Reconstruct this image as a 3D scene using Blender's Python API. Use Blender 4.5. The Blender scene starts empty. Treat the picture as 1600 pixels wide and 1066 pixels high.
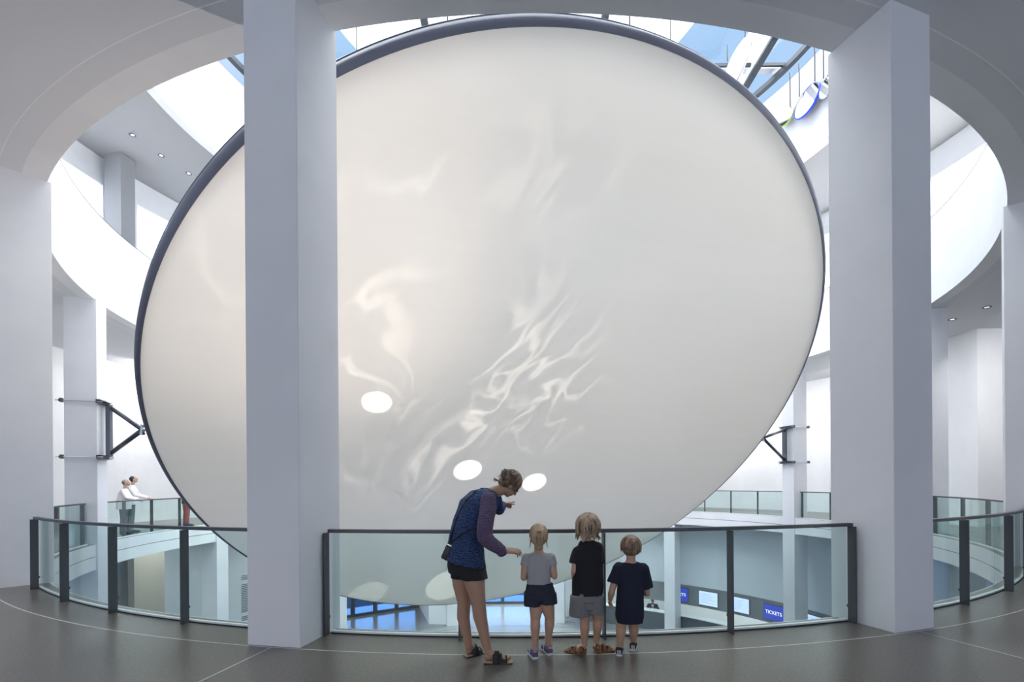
import bpy, bmesh, math, random
from mathutils import Vector, Matrix, noise
random.seed(7)
PI = math.pi
R = math.radians
sc = bpy.context.scene
col = sc.collection

# ---------------------------------------------------------------- camera
EYE = 1.55
FPX = 780.0
HOR = 753.5
ROLL = math.atan(0.007)
cam_data = bpy.data.cameras.new('camera')
cam_data.sensor_width = 36.0
cam_data.lens = FPX / 1600 * 36
cam_data.shift_y = (HOR - 533) / 1600
cam_data.clip_end = 400
cam_data.clip_start = 0.05
cam = bpy.data.objects.new('camera', cam_data)
col.objects.link(cam)
ca, sa = math.cos(ROLL), math.sin(ROLL)
cam.matrix_world = Matrix(((ca, sa, 0, 0), (0, 0, -1, 0), (-sa, ca, 0, EYE), (0, 0, 0, 1)))
sc.camera = cam

def W(px, py, d):
    """photo position seen at distance d -> point in the room"""
    u, v = (px - 800) / FPX, (HOR - py) / FPX
    return Vector(((ca * u + sa * v) * d, d, EYE + (-sa * u + ca * v) * d))

# ---------------------------------------------------------------- view, world, light
sc.view_settings.view_transform = 'Standard'
sc.view_settings.look = 'None'
sc.view_settings.exposure = 0.0
sc.view_settings.gamma = 1.0
sc.view_settings.use_curve_mapping = False
sc.cycles.max_bounces = 10
sc.cycles.diffuse_bounces = 7
sc.cycles.glossy_bounces = 4
sc.cycles.transmission_bounces = 6
sc.cycles.transparent_max_bounces = 24
sc.cycles.caustics_reflective = False
sc.cycles.caustics_refractive = False
sc.cycles.sample_clamp_indirect = 8
sc.cycles.use_denoising = True

world = bpy.data.worlds.new('sky')
sc.world = world
world.use_nodes = True
wn, wl = world.node_tree.nodes, world.node_tree.links
wn.clear()
wo = wn.new('ShaderNodeOutputWorld'); bg = wn.new('ShaderNodeBackground')
tc = wn.new('ShaderNodeTexCoord'); sx = wn.new('ShaderNodeSeparateXYZ')
rmp = wn.new('ShaderNodeValToRGB')
e = rmp.color_ramp.elements
e[0].position = 0.0; e[0].color = (0.45, 0.60, 0.9, 1)
e[1].position = 1.0; e[1].color = (0.52, 0.74, 1.0, 1)
m_ = rmp.color_ramp.elements.new(0.5); m_.color = (0.40, 0.60, 1.0, 1)
m_ = rmp.color_ramp.elements.new(0.68); m_.color = (0.40, 0.62, 0.95, 1)
mp = wn.new('ShaderNodeMapRange'); mp.inputs[1].default_value = -1; mp.inputs[2].default_value = 1
nz = wn.new('ShaderNodeTexNoise'); nz.inputs['Scale'].default_value = 3.2; nz.inputs['Detail'].default_value = 5
cr = wn.new('ShaderNodeValToRGB'); cr.color_ramp.elements[0].position = 0.5; cr.color_ramp.elements[1].position = 0.7
mx = wn.new('ShaderNodeMix'); mx.data_type = 'RGBA'
mx.inputs[7].default_value = (0.85, 0.92, 1.0, 1)
ml = wn.new('ShaderNodeMath'); ml.operation = 'MULTIPLY'
up = wn.new('ShaderNodeMapRange'); up.inputs[1].default_value = 0.2; up.inputs[2].default_value = 0.5
wl.new(tc.outputs['Generated'], sx.inputs[0]); wl.new(sx.outputs[2], mp.inputs[0]); wl.new(mp.outputs[0], rmp.inputs[0])
wl.new(tc.outputs['Generated'], nz.inputs['Vector']); wl.new(nz.outputs['Fac'], cr.inputs[0])
wl.new(sx.outputs[2], up.inputs[0]); wl.new(cr.outputs[0], ml.inputs[0]); wl.new(up.outputs[0], ml.inputs[1])
wl.new(rmp.outputs[0], mx.inputs[6]); wl.new(ml.outputs[0], mx.inputs[0]); wl.new(mx.outputs[2], bg.inputs[0])
# brighter sky low on the garden side (+y)
gy = wn.new('ShaderNodeMapRange'); gy.inputs[1].default_value = 0.45; gy.inputs[2].default_value = 0.9
gz = wn.new('ShaderNodeMapRange'); gz.inputs[1].default_value = 0.55; gz.inputs[2].default_value = 0.30
gf = wn.new('ShaderNodeMath'); gf.operation = 'MULTIPLY'
gs = wn.new('ShaderNodeMath'); gs.operation = 'MULTIPLY_ADD'; gs.inputs[1].default_value = 3.5; gs.inputs[2].default_value = 1.0
wl.new(sx.outputs[1], gy.inputs[0]); wl.new(sx.outputs[2], gz.inputs[0]); wl.new(gy.outputs[0], gf.inputs[0]); wl.new(gz.outputs[0], gf.inputs[1])
wl.new(gf.outputs[0], gs.inputs[0]); wl.new(gs.outputs[0], bg.inputs[1])
wl.new(bg.outputs[0], wo.inputs[0])

def add_light(name, kind, loc, target, energy, color=(1, 1, 1), **kw):
    l = bpy.data.lights.new(name, kind)
    l.energy = energy; l.color = color
    for k, v in kw.items(): setattr(l, k, v)
    o = bpy.data.objects.new(name, l); col.objects.link(o)
    o.location = loc
    o.rotation_euler = (Vector(target) - Vector(loc)).to_track_quat('-Z', 'Y').to_euler()
    return o
# low sun through the skylight, the wide soft light of the open sky above it, daylight from the hall windows
add_light('sun', 'SUN', (20, 6, 30), (20 - 9.0, 6 + 3.0, 30 - 3.9), 9.0, (1.0, 0.95, 0.88), angle=R(0.6))
add_light('open_sky', 'SUN', (0, 16, 40), (-1.0, 16.5, 0), 21.0, (1.0, 0.965, 0.92), angle=R(100))
for wx_, we_ in ((-14.75, 235), (-7.25, 190), (0.25, 85), (7.75, 60), (15.25, 60)):
    add_light('window_daylight', 'AREA', (wx_, -8.9, 3.0), (wx_, 0, 3.2), we_, (1.0, 0.98, 0.96), shape='RECTANGLE', size=4.5, size_y=5.0)
for lx_, ly_, le_ in ((-13.5, 20.0, 60), (-10.5, 27.0, 200), (11.5, 28.0, 1300), (14.3, 20.0, 1000), (0.0, 30.5, 900), (-13.7, 12.0, 260)):
    add_light('hall_fill', 'AREA', (lx_, ly_, -0.72), (lx_, ly_, -6), le_, (1.0, 0.98, 0.96), shape='RECTANGLE', size=2.2, size_y=2.2)  # unseen lamps added under the slab to brighten the lower hall
for lx_, ly_, le_ in ((-14.2, 20.0, 230), (-14.0, 11.5, 120), (-11.0, 26.0, 430), (11.5, 26.4, 430), (13.9, 20.5, 350), (13.6, 13.0, 470), (0.0, 31.0, 430)):
    add_light('gallery_fill', 'AREA', (lx_, ly_, 6.3), (lx_ * 1.35, ly_ + (ly_ - 16.9) * 0.35, 0), le_, (1.0, 0.99, 0.98), shape='RECTANGLE', size=1.0, size_y=1.0)  # added lamps without fixtures, lifting the gallery walls and soffit

# disc pose (needed by the spot lamps too)
CX, CY = 0.25, 16.9
DR = 9.7
DN = Vector((0.2388, -0.6424, -0.7282)).normalized()      # the face looks this way
DC = Vector((0.0214 * DR, 1.5935 * DR, EYE + 0.1269 * DR))
def on_disc(px, py, off=0.0):
    o = Vector((0, 0, EYE)); r = W(px, py, 1.0) - o
    t = (DC + DN * off - o).dot(DN) / r.dot(DN)
    return o + r * t
def ring_pt(phi, r, z):
    return Vector((CX + r * math.sin(R(phi)), CY - r * math.cos(R(phi)), z))

# light thrown on the disc by mirrors: caustic streaks and three bright round spots
def spot(loc, px, py, radius, energy, color, blend, square=False, name='mirror_light'):
    tgt = on_disc(px, py); d = (tgt - Vector(loc)).length
    return add_light(name, 'SPOT', loc, tgt, energy, color, spot_size=2 * math.atan(radius / d), spot_blend=blend, shadow_soft_size=0.02, use_square=square)
def caustics(o, base, gain, scale, off=0.0):
    lt = o.data; lt.use_nodes = True; n, l = lt.node_tree.nodes, lt.node_tree.links; em = n['Emission']
    t = n.new('ShaderNodeTexCoord'); mpn = n.new('ShaderNodeMapping'); mpn.inputs['Scale'].default_value = (scale, scale * 0.40, scale); mpn.inputs['Rotation'].default_value = (0, 0, R(-28)); mpn.inputs['Location'].default_value = (off, off * 0.7, 0)
    def ridge(sc_, wdt, dist):
        x = n.new('ShaderNodeTexNoise'); x.inputs['Scale'].default_value = sc_; x.inputs['Detail'].default_value = 2; x.inputs['Distortion'].default_value = dist
        a = n.new('ShaderNodeMath'); a.operation = 'SUBTRACT'; a.inputs[1].default_value = 0.5
        b = n.new('ShaderNodeMath'); b.operation = 'ABSOLUTE'; c = n.new('ShaderNodeMapRange'); c.inputs[1].default_value = 0; c.inputs[2].default_value = wdt; c.inputs[3].default_value = 1; c.inputs[4].default_value = 0; c.interpolation_type = 'SMOOTHERSTEP'
        l.new(mpn.outputs[0], x.inputs['Vector']); l.new(x.outputs['Fac'], a.inputs[0]); l.new(a.outputs[0], b.inputs[0]); l.new(b.outputs[0], c.inputs[0]); return c
    l.new(t.outputs['Normal'], mpn.inputs[0])
    r1 = ridge(1.0, 0.034, 0.7)
    mk = n.new('ShaderNodeTexNoise'); mk.inputs['Scale'].default_value = 0.9; mk.inputs['Detail'].default_value = 1
    mr = n.new('ShaderNodeMapRange'); mr.inputs[1].default_value = 0.36; mr.inputs[2].default_value = 0.66
    l.new(mpn.outputs[0], mk.inputs['Vector']); l.new(mk.outputs['Fac'], mr.inputs[0])
    m1 = n.new('ShaderNodeMath'); m1.operation = 'MULTIPLY'; l.new(r1.outputs[0], m1.inputs[0]); l.new(mr.outputs[0], m1.inputs[1])
    m2 = n.new('ShaderNodeMath'); m2.operation = 'MULTIPLY_ADD'; m2.inputs[1].default_value = gain; m2.inputs[2].default_value = base
    l.new(m1.outputs[0], m2.inputs[0]); l.new(m2.outputs[0], em.inputs['Strength'])
LP = (3.6, 8.2, -4.6)
spot((1.0, 7.5, -4.8), 390, 350, 7.0, 2500, (1.0, 0.87, 0.77), 1.0, name='disc_fill')  # unseen warm fill added for the upper left of the disc
caustics(spot((3.0, 8.2, -4.6), 700, 560, 7.2, 1500, (1.0, 0.97, 0.92), 0.8, name='mirror_caustics'), 0.0, 1.25, 8.5, 2.1)
caustics(spot((2.0, 8.4, -4.4), 690, 700, 4.2, 1300, (1.0, 0.97, 0.94), 0.8, name='mirror_caustics'), 0.0, 1.0, 7.5, 5.3)
spot(LP, 589, 629, 0.37, 5200, (0.97, 0.98, 1.0), 0.15)
spot(LP, 731, 735, 0.46, 5600, (1.0, 1.0, 0.98), 0.12)
spot(LP, 835, 754, 0.44, 5600, (1.0, 1.0, 0.98), 0.12)
spot(LP, 700, 914, 0.9, 4200, (1.0, 0.97, 0.88), 0.12, True)
spot(LP, 575, 928, 0.7, 2600, (1.0, 0.97, 0.88), 0.25, True)

# ---------------------------------------------------------------- materials
MATS = {}
def mat(name, color, rough=0.6, metal=0.0, emit=None, es=0.0, bump=None, spec=0.5, sss=0.0):
    m = bpy.data.materials.new(name); m.use_nodes = True
    b = m.node_tree.nodes['Principled BSDF']
    b.inputs['Base Color'].default_value = (*color, 1)
    b.inputs['Roughness'].default_value = rough
    b.inputs['Metallic'].default_value = metal
    b.inputs['Specular IOR Level'].default_value = spec
    if emit: b.inputs['Emission Color'].default_value = (*emit, 1); b.inputs['Emission Strength'].default_value = es
    if bump: noise_bump(m, *bump)
    MATS[name] = m
    return m
def nodes(m): return m.node_tree.nodes, m.node_tree.links, m.node_tree.nodes['Principled BSDF']
def noise_bump(m, scale, strength, stretch=(1, 1, 1)):
    n, l, b = nodes(m)
    t = n.new('ShaderNodeTexCoord'); mpn = n.new('ShaderNodeMapping'); mpn.inputs['Scale'].default_value = stretch
    x = n.new('ShaderNodeTexNoise'); x.inputs['Scale'].default_value = scale; x.inputs['Detail'].default_value = 4
    bu = n.new('ShaderNodeBump'); bu.inputs['Strength'].default_value = strength; bu.inputs['Distance'].default_value = 0.01
    l.new(t.outputs['Object'], mpn.inputs[0]); l.new(mpn.outputs[0], x.inputs['Vector']); l.new(x.outputs['Fac'], bu.inputs['Height']); l.new(bu.outputs[0], b.inputs['Normal'])
def noise_color(m, scale, c0, c1, p0=0.4, p1=0.6, stretch=(1, 1, 1), detail=4):
    n, l, b = nodes(m)
    t = n.new('ShaderNodeTexCoord'); mpn = n.new('ShaderNodeMapping'); mpn.inputs['Scale'].default_value = stretch
    x = n.new('ShaderNodeTexNoise'); x.inputs['Scale'].default_value = scale; x.inputs['Detail'].default_value = detail
    c = n.new('ShaderNodeValToRGB'); c.color_ramp.elements[0].position = p0; c.color_ramp.elements[1].position = p1
    c.color_ramp.elements[0].color = (*c0, 1); c.color_ramp.elements[1].color = (*c1, 1)
    l.new(t.outputs['Object'], mpn.inputs[0]); l.new(mpn.outputs[0], x.inputs['Vector']); l.new(x.outputs['Fac'], c.inputs[0]); l.new(c.outputs[0], b.inputs['Base Color'])
    return m

plaster = mat('white_plaster', (0.80, 0.81, 0.83), 0.75)
noise_color(plaster, 0.9, (0.78, 0.79, 0.81), (0.82, 0.83, 0.85))
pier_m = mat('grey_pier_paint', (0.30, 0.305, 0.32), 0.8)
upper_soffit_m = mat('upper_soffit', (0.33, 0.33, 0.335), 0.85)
paving_m = mat('outdoor_paving', (0.10, 0.16, 0.26), 0.7)
soffit_m = mat('ceiling_paint', (0.70, 0.715, 0.745), 0.85)
col_m = mat('column_paint', (0.77, 0.775, 0.80), 0.7)
noise_color(col_m, 0.7, (0.74, 0.745, 0.775), (0.79, 0.795, 0.82))
grey_wall = mat('grey_wall', (0.66, 0.71, 0.745), 0.8)
band_m = mat('grey_panel', (0.22, 0.24, 0.25), 0.5)
beige_m = mat('beige_wall', (0.46, 0.42, 0.36), 0.8)
dark_m = mat('opening_shade', (0.10, 0.11, 0.12), 0.8)
steel_m = mat('dark_steel', (0.085, 0.09, 0.10), 0.45, 0.35)
frame_m = mat('window_steel', (0.06, 0.07, 0.085), 0.4, 0.5)
bracket_m = mat('bracket_steel', (0.09, 0.10, 0.13), 0.35, 0.7)
chrome_m = mat('zinc', (0.55, 0.57, 0.6), 0.3, 0.9)
rim_m = mat('rim_fabric', (0.085, 0.095, 0.14), 0.55)
line_m = mat('joint_line', (0.60, 0.60, 0.60), 0.5)
groove_m = mat('shadow_gap', (0.22, 0.23, 0.25), 0.8)
pale_joint_m = mat('pale_joint', (0.84, 0.85, 0.87), 0.6)
dark_floor_m = mat('upper_floor_finish', (0.10, 0.10, 0.10), 0.5)
desk_m = mat('desk_dark', (0.11, 0.12, 0.14), 0.5)
strip_m = mat('glass_shoe', (0.80, 0.86, 0.86), 0.4)
black_m = mat('black_rubber', (0.012, 0.012, 0.014), 0.6)
text_m = mat('white_letters', (1, 1, 1), 0.5, emit=(1, 1, 1), es=0.9)
red_m = mat('red_letter', (0.55, 0.12, 0.08), 0.6)
ink_m = mat('grey_ink', (0.16, 0.18, 0.20), 0.7)
screen_blue = mat('blue_screen', (0.02, 0.03, 0.2), 0.3, emit=(0.045, 0.07, 0.42), es=1.0)
screen_white = mat('white_screen', (0.5, 0.55, 0.7), 0.3, emit=(0.50, 0.60, 0.95), es=1.0)
mirror_m = mat('mirror', (0.9, 0.92, 0.95), 0.04, 1.0)
mirror_blue = mat('blue_edge', (0.02, 0.05, 0.75), 0.3, emit=(0.03, 0.08, 0.9), es=0.5)
mirror_green = mat('green_edge', (0.50, 0.70, 0.15), 0.3)
lens_m = mat('lamp_lens', (0.9, 0.9, 0.9), 0.3, emit=(1, 1, 1), es=1.5)

frost_m = bpy.data.materials.new('frosted_glass'); frost_m.use_nodes = True
n, l = frost_m.node_tree.nodes, frost_m.node_tree.links; n.clear()
o_ = n.new('ShaderNodeOutputMaterial'); tl = n.new('ShaderNodeBsdfTranslucent'); tl.inputs[0].default_value = (0.95, 0.96, 0.97, 1); l.new(tl.outputs[0], o_.inputs[0])
diffuser_m = bpy.data.materials.new('diffusing_glass'); diffuser_m.use_nodes = True
n, l = diffuser_m.node_tree.nodes, diffuser_m.node_tree.links; n.clear()
o_ = n.new('ShaderNodeOutputMaterial'); tl = n.new('ShaderNodeBsdfTranslucent'); tl.inputs[0].default_value = (0.62, 0.65, 0.69, 1); l.new(tl.outputs[0], o_.inputs[0])
# terrazzo floor with joint lines (ring joint and radial joints belong to the paving)
def terrazzo(name, c0, c1, rough):
    m = mat(name, c0, rough)
    n, l, b = nodes(m)
    t = n.new('ShaderNodeTexCoord')
    x = n.new('ShaderNodeTexNoise'); x.inputs['Scale'].default_value = 42; x.inputs['Detail'].default_value = 6; x.inputs['Roughness'].default_value = 0.8
    c = n.new('ShaderNodeValToRGB'); c.color_ramp.elements[0].position = 0.36; c.color_ramp.elements[1].position = 0.66
    c.color_ramp.elements[0].color = (*c0, 1); c.color_ramp.elements[1].color = (*c1, 1)
    y = n.new('ShaderNodeTexNoise'); y.inputs['Scale'].default_value = 0.8
    r_ = n.new('ShaderNodeMapRange'); r_.inputs[3].default_value = rough - 0.05; r_.inputs[4].default_value = rough + 0.07
    l.new(t.outputs['Object'], x.inputs['Vector']); l.new(x.outputs['Fac'], c.inputs[0]); l.new(c.outputs[0], b.inputs['Base Color'])
    l.new(t.outputs['Object'], y.inputs['Vector']); l.new(y.outputs['Fac'], r_.inputs[0]); l.new(r_.outputs[0], b.inputs['Roughness'])
    return m
floor_m = terrazzo('terrazzo', (0.096, 0.084, 0.075), (0.205, 0.184, 0.164), 0.30)
lower_floor_m = terrazzo('terrazzo_lower', (0.16, 0.17, 0.18), (0.22, 0.23, 0.25), 0.16)

def glass_mat(name, tint, refl=1.0):
    m = bpy.data.materials.new(name); m.use_nodes = True
    n, l = m.node_tree.nodes, m.node_tree.links; n.clear()
    o = n.new('ShaderNodeOutputMaterial'); tr = n.new('ShaderNodeBsdfTransparent'); gl = n.new('ShaderNodeBsdfGlossy')
    lw = n.new('ShaderNodeLayerWeight'); lw.inputs['Blend'].default_value = 0.5; mi = n.new('ShaderNodeMixShader')
    pw_ = n.new('ShaderNodeMath'); pw_.operation = 'POWER'; pw_.inputs[1].default_value = 5.0
    mu = n.new('ShaderNodeMath'); mu.operation = 'MULTIPLY_ADD'; mu.inputs[1].default_value = 0.8 * refl; mu.inputs[2].default_value = 0.035 * refl
    tr.inputs[0].default_value = (*tint, 1); gl.inputs['Roughness'].default_value = 0.0
    l.new(lw.outputs['Facing'], pw_.inputs[0]); l.new(pw_.outputs[0], mu.inputs[0]); l.new(mu.outputs[0], mi.inputs[0]); l.new(tr.outputs[0], mi.inputs[1]); l.new(gl.outputs[0], mi.inputs[2]); l.new(mi.outputs[0], o.inputs[0])
    MATS[name] = m
    return m
glass_m = glass_mat('balustrade_glass', (0.885, 0.962, 0.955), 0.8)
pane_m = glass_mat('window_glass', (0.93, 0.96, 0.98), 0.6)
blue_pane_m = glass_mat('solar_glass', (0.66, 0.80, 1.0), 0.6)

# stretched translucent fabric of the disc
fabric_m = bpy.data.materials.new('disc_fabric'); fabric_m.use_nodes = True
n, l = fabric_m.node_tree.nodes, fabric_m.node_tree.links; n.clear()
o_ = n.new('ShaderNodeOutputMaterial'); df = n.new('ShaderNodeBsdfDiffuse'); tl = n.new('ShaderNodeBsdfTranslucent'); mi = n.new('ShaderNodeMixShader')
tcn = n.new('ShaderNodeTexCoord'); mpn = n.new('ShaderNodeMapping'); mpn.inputs['Scale'].default_value = (0.25, 2.5, 1)
nx = n.new('ShaderNodeTexNoise'); nx.inputs['Scale'].default_value = 1.2; nx.inputs['Detail'].default_value = 3
rp = n.new('ShaderNodeValToRGB')
rp.color_ramp.elements[0].color = (0.79, 0.735, 0.665, 1); rp.color_ramp.elements[1].color = (0.82, 0.765, 0.70, 1)
l.new(tcn.outputs['Object'], mpn.inputs[0]); l.new(mpn.outputs[0], nx.inputs['Vector']); l.new(nx.outputs['Fac'], rp.inputs[0])
l.new(rp.outputs[0], df.inputs[0]); l.new(rp.outputs[0], tl.inputs[0]); mi.inputs[0].default_value = 0.20
l.new(df.outputs[0], mi.inputs[1]); l.new(tl.outputs[0], mi.inputs[2]); l.new(mi.outputs[0], o_.inputs[0])

# ---------------------------------------------------------------- mesh helpers
def link_mesh(name, bm, m, parent=None, smooth=False):
    me = bpy.data.meshes.new(name)
    bm.normal_update()
    bm.to_mesh(me); bm.free()
    o = bpy.data.objects.new(name, me); col.objects.link(o)
    if m: me.materials.append(m)
    if smooth:
        for p in me.polygons: p.use_smooth = True
    if parent: o.parent = parent; o.matrix_parent_inverse = parent.matrix_world.inverted()
    return o
def tag(o, label=None, cat=None, group=None, kind=None):
    if label: o['label'] = label
    if cat: o['category'] = cat
    if group: o['group'] = group
    if kind: o['kind'] = kind
    return o
def struct(o, label=None, cat=None):
    o['kind'] = 'structure'
    if label: o['label'] = label
    if cat: o['category'] = cat
    return o
def empty(name, loc=(0, 0, 0), rz=0.0):
    o = bpy.data.objects.new(name, None); col.objects.link(o)
    o.location = loc; o.rotation_euler = (0, 0, rz); o.empty_display_size = 0.2
    o.matrix_world = Matrix.Translation(Vector(loc)) @ Matrix.Rotation(rz, 4, 'Z')
    return o
def box(bm, lo, hi, mtx=None):
    r = bmesh.ops.create_cube(bm, size=1.0)
    c = (Vector(lo) + Vector(hi)) / 2; s = Vector(hi) - Vector(lo)
    M = Matrix.Translation(c) @ Matrix.Diagonal((*s, 1))
    if mtx is not None: M = mtx @ M
    bmesh.ops.transform(bm, matrix=M, verts=r['verts'])
    return r['verts']
def bar(bm, p0, p1, w, h, upv=(0, 0, 1)):
    p0, p1 = Vector(p0), Vector(p1); d = p1 - p0; L = d.length; d.normalize()
    u = Vector(upv)
    if abs(d.dot(u)) > 0.98: u = Vector((1, 0, 0))
    s = d.cross(u).normalized(); u = s.cross(d).normalized()
    M = Matrix((( *d, 0), (*s, 0), (*u, 0), (0, 0, 0, 1))).transposed()
    M = Matrix.Translation(p0) @ M
    return box(bm, (0, -w / 2, -h / 2), (L, w / 2, h / 2), M)
def tube(bm, p0, p1, r0, r1=None, seg=16):
    p0, p1 = Vector(p0), Vector(p1); r1 = r0 if r1 is None else r1
    d = p1 - p0; L = d.length
    if L < 1e-6: return
    q = d.to_track_quat('Z', 'Y').to_matrix().to_4x4()
    bmesh.ops.create_cone(bm, cap_ends=True, segments=seg, radius1=r0, radius2=r1, depth=L, matrix=Matrix.Translation((p0 + p1) / 2) @ q)
def ball(bm, c, r, sub=2, scale=None, rot=None):
    M = Matrix.Translation(Vector(c))
    if rot is not None: M = M @ rot.to_4x4()
    if scale: M = M @ Matrix.Diagonal((*scale, 1))
    bmesh.ops.create_icosphere(bm, subdivisions=sub, radius=r, matrix=M)
def arc(bm, r0, r1, z0, z1, a0, a1, seg=None):
    """curved block between radii r0..r1 about the rotunda axis"""
    full = abs(a1 - a0) >= 359.9
    seg = seg or max(2, int(abs(a1 - a0) / 1.5))
    n_ = seg if full else seg + 1
    V = []
    for i in range(n_):
        a = a0 + (a1 - a0) * i / seg
        V.append([bm.verts.new(ring_pt(a, r, z)) for r, z in ((r0, z0), (r1, z0), (r1, z1), (r0, z1))])
    for i in range(seg):
        A, B = V[i], V[(i + 1) % n_]
        for k in range(4):
            bm.faces.new((A[k], A[(k + 1) % 4], B[(k + 1) % 4], B[k]))
    if not full:
        bm.faces.new(V[0]); bm.faces.new(list(reversed(V[-1])))
    bmesh.ops.recalc_face_normals(bm, faces=bm.faces[:])
def arc_obj(name, m, *a, parent=None, **k):
    bm = bmesh.new(); arc(bm, *a, **k)
    return link_mesh(name, bm, m, parent)
def rot_ring(phi, r=0.0, z=0.0):
    """local frame: +x to the right when looking outward from the axis, +y outward, +z up"""
    p = ring_pt(phi, r, z)
    t = Vector((-math.cos(R(phi)), -math.sin(R(phi)), 0)); o = Vector((math.sin(R(phi)), -math.cos(R(phi)), 0))
    return Matrix(((t.x, o.x, 0, p.x), (t.y, o.y, 0, p.y), (0, 0, 1, p.z), (0, 0, 0, 1)))
def text(body, size, m, M, parent, name='lettering', extrude=0.004):
    c = bpy.data.curves.new(name, 'FONT'); c.body = body; c.size = size; c.align_x = 'CENTER'; c.align_y = 'CENTER'; c.extrude = extrude
    c.materials.append(m)
    tmp = bpy.data.objects.new(name, c); col.objects.link(tmp)
    me = bpy.data.meshes.new_from_object(tmp.evaluated_get(bpy.context.evaluated_depsgraph_get())); bpy.data.objects.remove(tmp); me.name = name
    if not me.materials: me.materials.append(m)
    o = bpy.data.objects.new(name, me); col.objects.link(o); o.matrix_world = M
    if parent:
        o.parent = parent; o.matrix_parent_inverse = parent.matrix_world.inverted()
    return o

RC = 11.75            # opening radius
H1 = 6.39             # soffit above the gallery
G = -6.5              # ground floor
# ---------------------------------------------------------------- floors, soffits, drums
bm = bmesh.new(); arc(bm, RC + 0.012, 32, -0.65, 0, 0, 360)
struct(link_mesh('floor', bm, floor_m))
bm = bmesh.new()
arc(bm, RC, RC + 0.011, -0.30, -0.0, 0, 360); arc(bm, RC, RC + 0.011, -0.65, -0.32, 0, 360)
struct(link_mesh('trim_1', bm, plaster), 'white fascia of the gallery floor with a shadow gap')
bm = bmesh.new()
arc(bm, 12.425, 12.437, 0.0, 0.0012, 0, 360)
for a in range(12):
    ph = -11.8 + 30 * a
    M = rot_ring(ph, 12.437, 0)
    box(bm, (-0.006, 0, 0), (0.006, 18, 0.0012), M)
struct(link_mesh('trim_2', bm, line_m), 'pale joint lines set in the gallery floor')
struct(arc_obj('ceiling', soffit_m, RC + 0.30, 32, H1, H1 + 0.6, 0, 360))
bm = bmesh.new(); arc(bm, RC, RC + 0.30, H1, 8.72, 0, 360)
struct(link_mesh('wall_drum', bm, plaster), 'white curved parapet drum above the gallery opening')
struct(arc_obj('trim_3', pale_joint_m, 12.30, 12.312, H1 - 0.002, H1 + 0.01, 0, 360), 'fine ring joint in the gallery ceiling')
struct(arc_obj('trim_4', steel_m, RC + 0.0, RC + 0.05, 8.722, 8.75, 0, 360), 'dark edge strip along the parapet drum')
struct(arc_obj('floor_upper', dark_floor_m, RC + 0.31, 16.9, 7.5, 7.7, 0, 360))
H2 = 14.35
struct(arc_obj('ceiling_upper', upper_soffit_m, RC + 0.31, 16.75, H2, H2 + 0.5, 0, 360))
HS = 17.9
bm = bmesh.new(); arc(bm, RC, RC + 0.30, H2, H2 + 0.62, 0, 360); arc(bm, RC, RC + 0.30, H2 + 0.64, HS, 0, 360)
struct(link_mesh('wall_upper_drum', bm, plaster), 'white skylight drum with a fine joint line')
struct(arc_obj('trim_5', groove_m, RC + 0.02, RC + 0.28, H2 + 0.62, H2 + 0.64, 0, 360))
bm = bmesh.new(); arc(bm, 11.0, 18.6, G - 0.3, G, 0, 360); tube(bm, (CX, CY, G - 0.3), (CX, CY, G), 11.05, seg=96)
struct(link_mesh('floor_lower', bm, lower_floor_m))

bm = bmesh.new(); arc(bm, 18.61, 90, G - 0.3, G - 0.02, 0, 360)
struct(link_mesh('ground', bm, paving_m), 'paved ground outside the entrance front')

# outer walls round the gallery
struct(arc_obj('wall_left', plaster, 16.2, 16.5, 0, H1, -62, -112), 'curved white gallery wall on the left')
struct(arc_obj('wall_back', plaster, 16.2, 16.5, 0, H1, -112, -255), 'curved white gallery wall behind the disc')
bm = bmesh.new(); box(bm, (15.0, 16.07, 0), (15.85, 24.0, H1))
struct(link_mesh('wall_right', bm, plaster), 'white wall block on the right of the gallery')
bm = bmesh.new(); box(bm, (20.0, 2, 0), (20.3, 26, H1))
struct(link_mesh('wall_far_right', bm, grey_wall), 'blue-grey wall in the stair gap on the right')
# upper storey wall with bright windows between piers
bm = bmesh.new(); arc(bm, 16.4, 16.7, 7.7, 8.3, -50, -310); arc(bm, 16.4, 16.7, 13.3, H2, -50, -310); arc(bm, 16.4, 16.7, 7.7, H2, -50, 50)
for k in range(10):
    a = -56.8 - 30 * k + 15
    arc(bm, 16.4, 16.7, 8.3, 13.3, a - 2.5, a + 2.5)
struct(link_mesh('wall_upper', bm, plaster), 'upper storey wall with tall window openings')
wk = 2
for k in range(9):
    a = -56.8 - 30 * k + 15 - 15
    wk += 1
    w_ = arc_obj('window_%d' % wk, frost_m, 16.5, 16.53, 8.3, 13.3, a - 12.4, a + 12.4); struct(w_, 'bright frosted window of the upper storey')
# hall behind the viewer: rear wall with window openings
bm = bmesh.new()
for x0, x1 in ((-26, -17), (-12.5, -9.5), (-5, -2), (2.5, 5.5), (10, 13), (17.5, 26)):
    box(bm, (x0, -9.3, 0), (x1, -9, H1))
box(bm, (-26, -9.3, 5.6), (26, -9, H1)); box(bm, (-26, -9.3, 0), (26, -9, 0.5))
struct(link_mesh('wall_front', bm, plaster), 'hall wall with tall windows behind the viewer')

# lower storey walls
struct(arc_obj('wall_lower_left', grey_wall, 16.2, 16.5, G, -0.66, -50, -128), 'curved grey wall of the entrance hall, left')
struct(arc_obj('wall_lower_right', grey_wall, 13.02, 13.3, -3.95, -0.66, 75, 152), 'curved grey wall above the ticket counter')
struct(arc_obj('trim_6', band_m, 12.96, 13.35, -4.98, -3.95, 75, 152), 'dark grey screen band above the ticket counter')
struct(arc_obj('wall_lower_back', plaster, 15.5, 15.8, G, -0.66, 75, 163), 'white back wall behind the ticket counter')
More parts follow.
